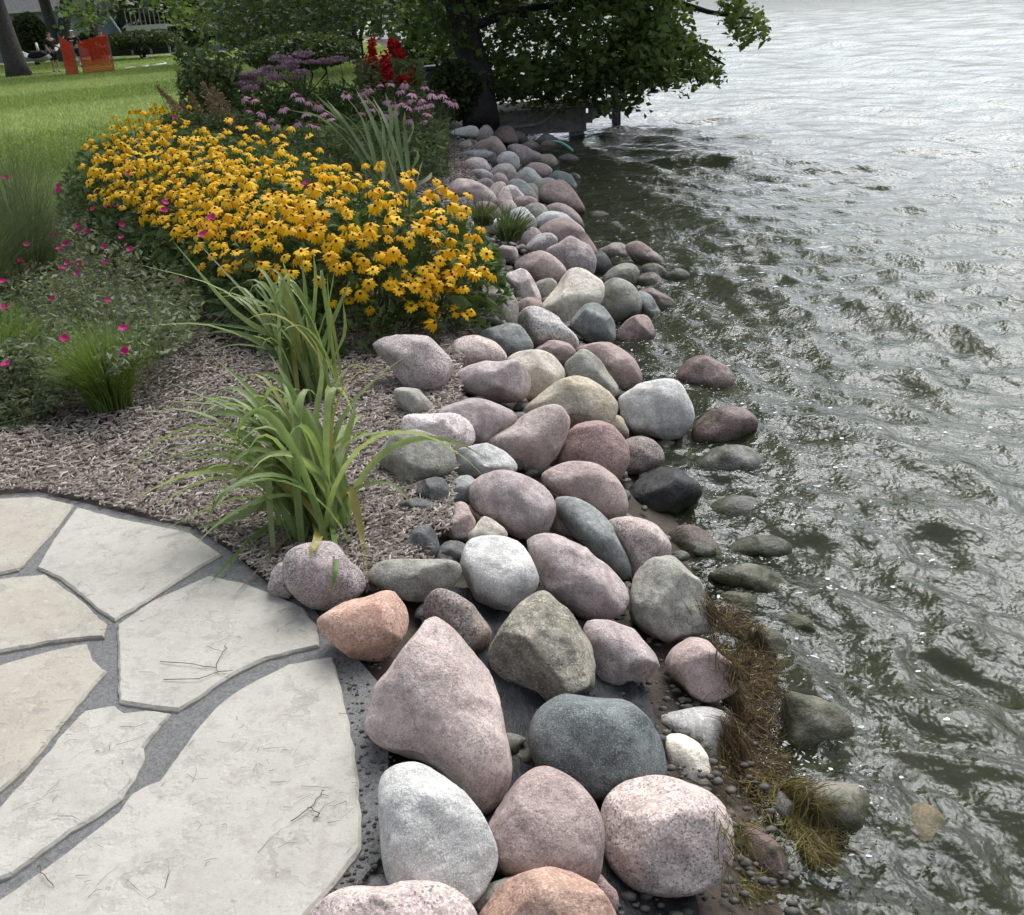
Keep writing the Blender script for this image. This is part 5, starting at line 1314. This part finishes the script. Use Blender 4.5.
shrub('small clipped bush behind the hammock', (88, 40), 10, 8, 56, 900, .18, 'leaf_dark')
shrub('leafy green bush behind the tan grass plumes', (212, 88), 36, 36, 12.6, 1500, .085, 'leaf_mid')
shrub('drooping leafy spray left of the leafy green bush', (186, 55), 13, 13, 13.0, 120, .10, 'leaf_mid')
shrub('dark undergrowth around the shoreline tree trunk', (455, 95), 26, 34, 15.6, 3600, .10, 'leaf_dark')
shrub('dark bushes behind the purple flowers', (300, 52), 62, 18, 22, 4200, .12, 'leaf_dark')
shrub('dark bush left of the grey storage box', (415, 62), 26, 22, 20.5, 1800, .12, 'leaf_dark')
# wood closing the view
C = np.stack([rng.uniform(-90, -6, 16000), rng.uniform(78, 95, 16000), 14 * rng.random(16000)], -1)
v, f = leaves(C, .8, asp=.65, up=.3); o = link('far_wood', np_mesh('far_wood', v, f, 'leaf_dark')); prop(o, 'dark far wood closing the view behind the houses', 'woods', kind='stuff')

# ------------------------------------------------------------------ storage box, house, deck
simple_mat('grey_plastic', (.075, .08, .085), .6, (.055, .058, .062), 8)
bx = empty('storage_box', at(437, 103, 0), 'dark grey plastic storage box beside the shoreline tree', 'box')
mb = MB(); mb.box((0, 0, .30), (.66, .5, .60), rz=.25, taper=.82); mb.build('body', 'grey_plastic', bx, bevel=.03)
mb = MB(); mb.box((0, 0, .635), (.60, .46, .06), rz=.25, taper=.9); mb.build('lid', 'grey_plastic', bx, bevel=.02)
def siding(name, c):
    m, t = nodemat(name); MATS[name] = m
    out = N(t, 'ShaderNodeOutputMaterial'); bs = N(t, 'ShaderNodeBsdfPrincipled'); ge = N(t, 'ShaderNodeNewGeometry')
    wv = N(t, 'ShaderNodeTexWave'); wv.bands_direction = 'Z'; wv.wave_profile = 'SAW'; wv.inputs['Scale'].default_value = 1.6; L(t, ge.outputs['Position'], wv.inputs['Vector'])
    L(t, mixc(t, ramp(t, noise_tex(t, ge.outputs['Position'], 2, 4).outputs[0], .3, .7), c, tuple(x * .86 for x in c)), bs.inputs['Base Color'])
    b = N(t, 'ShaderNodeBump'); b.inputs['Strength'].default_value = .8; b.inputs['Distance'].default_value = .02; L(t, wv.outputs['Fac'], b.inputs['Height']); L(t, b.outputs[0], bs.inputs['Normal'])
    bs.inputs['Roughness'].default_value = .7; L(t, bs.outputs[0], out.inputs['Surface'])
siding('siding_blue', (.20, .24, .28)); siding('siding_white', (.62, .62, .60))
simple_mat('shingle', (.16, .155, .15), .95, (.09, .09, .088), 6, .03, bscale=20)
simple_mat('white_paint', (.62, .63, .63), .6, (.5, .51, .51), 6)
simple_mat('glass_dark', (.02, .024, .028), .1, (.03, .034, .038), 3)
def house(c, w, dpt, h, rz, wallmat, label, windows, over=.45):
    root = empty('house', (c[0], c[1], 0), label, 'house'); root.rotation_euler = (0, 0, rz)
    mb = MB(); mb.box((0, 0, h / 2), (w, dpt, h)); mb.build('wall', wallmat, root)
    mb = MB(); a, b, rh = w / 2 + over, dpt / 2 + over, 2.2
    mb.add([(-a, -b, h), (a, -b, h), (a, 0, h + rh), (-a, 0, h + rh), (-a, b, h), (a, b, h), (-a, -b, h - .15), (a, -b, h - .15), (a, b, h - .15), (-a, b, h - .15)], [(0, 1, 2, 3), (3, 2, 5, 4), (0, 3, 4), (1, 5, 2), (6, 9, 8, 7), (0, 6, 7, 1), (1, 7, 8, 5), (5, 8, 9, 4), (4, 9, 6, 0)])
    mb.build('roof', 'shingle', root)
    mb = MB(); mb.box((0, -b - .05, h - .02), (w + 2 * over, .10, .13)); mb.build('gutter', 'white_paint', root)
    for wx, wz, ww, wh in windows:
        f = MB(); f.box((wx, -dpt / 2 - .02, wz), (ww + .16, .06, wh + .16)); fr_ = f.build('window', 'white_paint', root)
        f = MB(); f.box((wx, -dpt / 2 - .06, wz), (ww, .02, wh)); f.build('pane', 'glass_dark', fr_)
    return root
hc = atd(10, 40, 66); house(hc + np.array([-.8, 4, 0]), 10.5, 8, 3.0, R_(-6), 'siding_blue', 'blue grey sided house behind the hammock trees', [(3.2, 1.6, .9, 1.2), (-.6, 1.6, 1.2, 1.2)])
h2 = atd(190, 20, 80); house(h2 + np.array([1.5, 5, 0]), 12, 8, 4.4, R_(4), 'siding_white', 'white house half hidden behind the dark trees', [(-4.2, 2.6, 1.2, 1.4), (-1.4, 2.6, 1.2, 1.4), (2.2, 2.6, 1.2, 1.4)])
dc = atd(150, 30, 64); dq = empty('deck', (dc[0], dc[1], 0), 'raised deck with white fascia and railing left of the white house', 'deck')
def kbox(name, c, s, mat, **kw):
    mb = MB(); mb.box(c, s, **kw); return mb.build(name, mat, dq)
zt = atd(150, 25, 64)[2]
kbox('platform', (-.2, 1.6, zt - .08), (2.6, 3.2, .12), 'dock_wood'); kbox('fascia', (-.2, -.03, zt - .12), (2.6, .05, .30), 'white_paint')
for i in range(3): kbox('post', (-1.4 + 1.2 * i, .05, (zt - .27) / 2), (.12, .12, zt - .27), 'dock_wood')
for i in range(9): kbox('baluster', (-1.4 + .3 * i, .02, zt + .5), (.05, .05, .96), 'dock_wood')
kbox('handrail', (-.2, .02, zt + 1.01), (2.6, .08, .06), 'dock_wood')
kbox('skirt', (-1.0, .9, .6), (4.2, .1, 1.2), 'bark_dark')
kbox('stair_stringer', (-1.9, .0, zt * .55 + .5), (.10, .06, 2.2), 'white_paint', ry=R_(-28))

simple_mat('black_plastic', (.012, .013, .015), .4, (.022, .023, .025), 5)
simple_mat('tarp_blue', (.018, .024, .045), .55, (.03, .038, .065), 3)
bn = empty('trash_bin', at(163, 53, 0), 'black wheeled bin at the edge of the lawn', 'bin'); bd = proj(bn.location)[2]
mb = MB(); mb.box((0, 0, .45), (.62, .6, .9), rz=.2, taper=1.12); mb.build('body', 'black_plastic', bn, bevel=.03)
mb = MB(); mb.box((0, -.02, .93), (.74, .74, .07), rz=.2); mb.build('lid', 'black_plastic', bn, bevel=.02)
for sx in (-.24, .24):
    mb = MB(); mb.tube([(sx - .03, .3, .1), (sx + .03, .3, .1)], .1, 12); mb.build('wheel', 'black_plastic', bn)
C0 = at(218, 51, 0); mb = MB()
pts_ = []
for i in range(13):
    for j in range(7):
        a, b = i / 12 * 2 - 1, j / 6 * 2 - 1; h_ = .55 * (1 - abs(a) ** 4) * (1 - abs(b) ** 3) * (.85 + .25 * mnoise.noise((a * 2, b * 2, 1)))
        pts_.append((C0[0] + a * 1.0, C0[1] + b * .6, h_ + .01))
mb.add(pts_, [(i * 7 + j, (i + 1) * 7 + j, (i + 1) * 7 + j + 1, i * 7 + j + 1) for i in range(12) for j in range(6)])
o = mb.build('tarp', 'tarp_blue', None, True); prop(o, 'dark blue tarp heaped under the dark trees', 'tarp')
# dark picket fence glimpsed through the trees
fn = empty('picket_fence', at(332, 62, 0), 'dark picket fence glimpsed between the trees', 'fence'); fd = proj(fn.location)[2]; fb = np.array(fn.location)
for i in range(16):
    mb = MB(); mb.box((-1.2 + i * .16, 0, .45), (.10, .025, .9)); mb.build('picket', 'bark_dark', fn)
for z in (.2, .72):
    mb = MB(); mb.box((0, .03, z), (2.6, .03, .08)); mb.build('rail', 'bark_dark', fn)

# ------------------------------------------------------------------ netting, hammock, people
leaf_mat('orange_net', (.62, .075, .025), (.70, .10, .03), .4, .6)
simple_mat('skin', (.42, .27, .20), .6, (.38, .24, .18), 10); simple_mat('black_cloth', (.010, .010, .012), .85, (.018, .018, .02), 8)
simple_mat('white_cloth', (.62, .62, .60), .8, (.52, .52, .5), 8); simple_mat('grey_cloth', (.28, .285, .29), .85, (.22, .225, .23), 5); simple_mat('dark_hair', (.02, .014, .01), .7)
simple_mat('metal_post', (.16, .17, .18), .5, (.1, .1, .11), 5)
nw = empty('snow_fence', at(92, 74, 0), 'orange plastic mesh fence panels standing on the lawn', 'fence'); NB = np.array(nw.location)
def net_panel(p, q, h1, h2):
    mb = MB(); p, q = np.array(p), np.array(q); n = 34; d_ = (q - p) / np.linalg.norm(q - p)
    for i in range(n + 1):
        a = p + (q - p) * i / n; h = h1 + (h2 - h1) * i / n
        mb.add([a - d_ * .009, a + d_ * .009, a + d_ * .009 + np.array([0, 0, h]), a - d_ * .009 + np.array([0, 0, h])], [(0, 1, 2, 3)])
    for k_ in range(23):
        t_ = k_ / 22; a = p + np.array([0, 0, h1 * t_]); b = q + np.array([0, 0, h2 * t_]); w_ = .013 + .004 * (k_ % 3 == 0)
        mb.add([a - (0, 0, w_), b - (0, 0, w_), b + (0, 0, w_), a + (0, 0, w_)], [(0, 1, 2, 3)])
    o = mb.build('mesh_panel', 'orange_net', nw); o.modifiers.new('thick', 'SOLIDIFY').thickness = .004
    for a, h in ((p, h1), (q, h2)):
        m2 = MB(); m2.tube([a, a + np.array([0, 0, h + .12])], .02, 6); m2.build('post', 'metal_post', nw)
pA, pB, pC, pD = at(67, 75, 0) - NB, at(79, 75, 0) - NB, at(84, 74, 0) - NB, at(115, 72, 0) - NB
net_panel(pA, pB, 1.5, 1.15); net_panel(pC, pD, 1.2, 1.45)
def person(px, h, label, face, arms, cap=False, shorts=True):
    b = at(*px, 0); root = empty('person', b, label, 'person'); root.rotation_euler = (0, 0, face)
    s = h / 1.75
    def skin(name, verts, edges, mat, parent, sub=2):
        me = bpy.data.meshes.new(name); me.from_pydata([tuple(np.array(v[:3]) * s) for v in verts], edges, []); me.materials.append(MATS[mat])
        o = link(name, me, parent); o.modifiers.new('skin', 'SKIN'); o.modifiers.new('sub', 'SUBSURF').levels = sub; o.modifiers['sub'].render_levels = sub
        for i, v in enumerate(verts):
            r_ = v[3] * s; me.skin_vertices[0].data[i].radius = (r_, r_ * (v[4] if len(v) > 4 else 1))
        me.skin_vertices[0].data[0].use_root = True
        o.modifiers['skin'].use_smooth_shade = True
        return o
    el, hl, er, hr = arms
    V = [(0, 0, .95, .15, .8), (0, 0, 1.2, .14, .75), (0, 0, 1.42, .14, .7), (0, 0, 1.52, .06), (0, .0, 1.60, .085, 1.1), (0, .0, 1.70, .075, 1.1),
         (-.19, 0, 1.42, .06), el + (.045,), hl + (.035,), (hl[0], hl[1] - .03, hl[2] - .09, .03), (.19, 0, 1.42, .06), er + (.045,), hr + (.035,), (hr[0], hr[1] - .03, hr[2] - .09, .03),
         (-.10, 0, .88, .095), (-.12, -.02, .48, .06), (-.12, .02, .09, .042), (-.13, -.12, .04, .04), (.10, 0, .88, .095), (.13, -.02, .48, .06), (.14, .02, .09, .042), (.15, -.12, .04, .04)]
    Ed = [(0, 1), (1, 2), (2, 3), (3, 4), (4, 5), (2, 6), (6, 7), (7, 8), (8, 9), (2, 10), (10, 11), (11, 12), (12, 13), (0, 14), (14, 15), (15, 16), (16, 17), (0, 18), (18, 19), (19, 20), (20, 21)]
    body = skin('body', V, Ed, 'skin', root)
    skin('shirt', [(0, 0, .93, .175, .85), (0, 0, 1.2, .165, .8), (0, 0, 1.43, .15, .75), (-.20, 0, 1.42, .085), tuple(np.array(el) * .8 + np.array((-.2, 0, 1.42)) * .2) + (.075,), (.20, 0, 1.42, .085), tuple(np.array(er) * .8 + np.array((.2, 0, 1.42)) * .2) + (.075,)], [(0, 1), (1, 2), (2, 3), (3, 4), (2, 5), (5, 6)], 'black_cloth', root)
    skin('shorts', [(0, 0, .93, .165, .85), (-.11, 0, .84, .115), (-.13, -.01, .52, .10), (.11, 0, .84, .115), (.14, -.01, .52, .10)], [(0, 1), (1, 2), (0, 3), (3, 4)], 'black_cloth', root)
    skin('cap' if cap else 'hair', [(0, .02, 1.66, .095, 1.1), (0, .015, 1.74, .075, 1.1)] + ([(0, -.12, 1.69, .03)] if cap else []), [(0, 1)] + ([(0, 2)] if cap else []), 'white_cloth' if cap else 'dark_hair', root)
    for sx in (-1, 1):
        skin('sock', [(sx * .13, .02, .10, .05), (sx * .13, .01, .27, .052)], [(0, 1)], 'white_cloth', root); skin('shoe', [(sx * .14, .05, .05, .052), (sx * .145, -.14, .042, .046)], [(0, 1)], 'black_cloth', root)
    if cap:
        mb = MB(); mb.box((0, .15 * s, 1.30 * s), (.22 * s, .012, .05 * s)); mb.build('shirt_print', 'white_cloth', root)
    return root
person((79, 68), 1.66, 'person in black shirt, shorts and white cap before the orange netting', R_(170), ((-.30, -.12, 1.18), (-.24, -.36, 1.15), (.34, -.05, 1.2), (.42, -.28, 1.22)), True)
person((57, 73), 1.66, 'person in dark clothes standing left of the orange netting', R_(60), ((-.27, 0, 1.15), (-.26, -.15, .95), (.27, 0, 1.15), (.30, -.25, 1.05)))
person((107, 66), 1.6, 'person in dark clothes behind the right end of the netting', R_(200), ((-.27, 0, 1.15), (-.26, -.15, .95), (.30, -.1, 1.15), (.30, -.35, 1.1)))
hm = empty('hammock', at(40, 76, 0), 'grey cloth hammock slung between two trunks', 'hammock'); HB = np.array(hm.location); hd = 43.5
ends = through([atd(13, 47, hd), atd(25, 57, hd), atd(40, 62, hd), atd(52, 57, hd), atd(61, 43, hd + 4)], 17); v = []; f = []
for i, p in enumerate(ends):
    w_ = .12 + .42 * math.sin(math.pi * i / 16)
    for j in range(5):
        a = j / 4 * 2 - 1; v.append(p + np.array([0, a * w_, .28 * w_ * a * a]) - HB)
for i in range(16):
    for j in range(4): f.append((i * 5 + j, (i + 1) * 5 + j, (i + 1) * 5 + j + 1, i * 5 + j + 1))
mb = MB(); mb.add(v, f); o = mb.build('sling', 'grey_cloth', hm, True); o.modifiers.new('thick', 'SOLIDIFY').thickness = .015
for a, b in ((ends[0], atd(10, 42, hd)), (ends[-1], atd(64, 36, hd + 4))):
    mb = MB(); mb.tube([a - HB, b - HB], .02, 6); mb.build('rope', 'white_cloth', hm)
mb = MB(); cq = atd(38, 56, hd); mb.tube([cq + (-.42, 0, -.05), cq + (-.25, 0, .05), cq + (.2, 0, .05), cq + (.42, 0, -.04)], [.08, .17, .17, .07], 12)
o = mb.build('cushion', 'black_cloth', None, True); prop(o, 'black cushion lying in the grey hammock', 'cushion')
mb = MB(); mb.tube([atd(39, 53, hd + 1.2), atd(36, 43, hd + 1.2)], [.06, .045], 8); o = mb.build('white_pole', 'white_cloth', None, True); prop(o, 'short white pole standing behind the hammock', 'pole')
for i, (p, lb) in enumerate(((([(125, 69), (130, 68), (136, 67.5)]), 'nearest white hose piece lying on the far lawn'), ([(143, 67), (148, 66)], 'short white hose piece between the two longer ones'), ([(152, 66), (158, 65), (166, 63.5)], 'long white hose piece nearest the dark trees'), ([(143, 58.5), (150, 58)], 'white hose piece farthest away on the lawn'))):
    mb = MB(); mb.tube([at(x, y, .05) for x, y in p], .05, 6); o = mb.build('hose_piece', 'white_cloth', None, True); prop(o, lb, 'hose', 'white hose pieces on the lawn')
# blue boat beyond the tree
simple_mat('boat_blue', (.05, .22, .52), .4, (.04, .18, .45), 3)
kb = empty('rowing_boat', at(516, 16, WZ), 'small blue boat seen through the leaves of the shoreline tree', 'boat'); v = []; f = []
for i in range(13):
    t_ = i / 12 * 2 - 1; w_ = .55 * (1 - abs(t_) ** 2.6); 
    for j in range(7):
        a = math.pi * j / 6; v.append((t_ * 1.9, math.cos(a) * w_, .45 + .12 * t_ * t_ - math.sin(a) * .5 * (1 - abs(t_) ** 4)))
for i in range(12):
    for j in range(6): f.append((i * 7 + j, i * 7 + j + 1, (i + 1) * 7 + j + 1, (i + 1) * 7 + j))
mb = MB(); mb.add(v, f); o = mb.build('hull', 'boat_blue', kb, True); o.modifiers.new('thick', 'SOLIDIFY').thickness = .03
for x in (-.7, .5):
    mb = MB(); mb.box((x, 0, .34), (.22, .95, .03)); mb.build('seat', 'white_paint', kb)
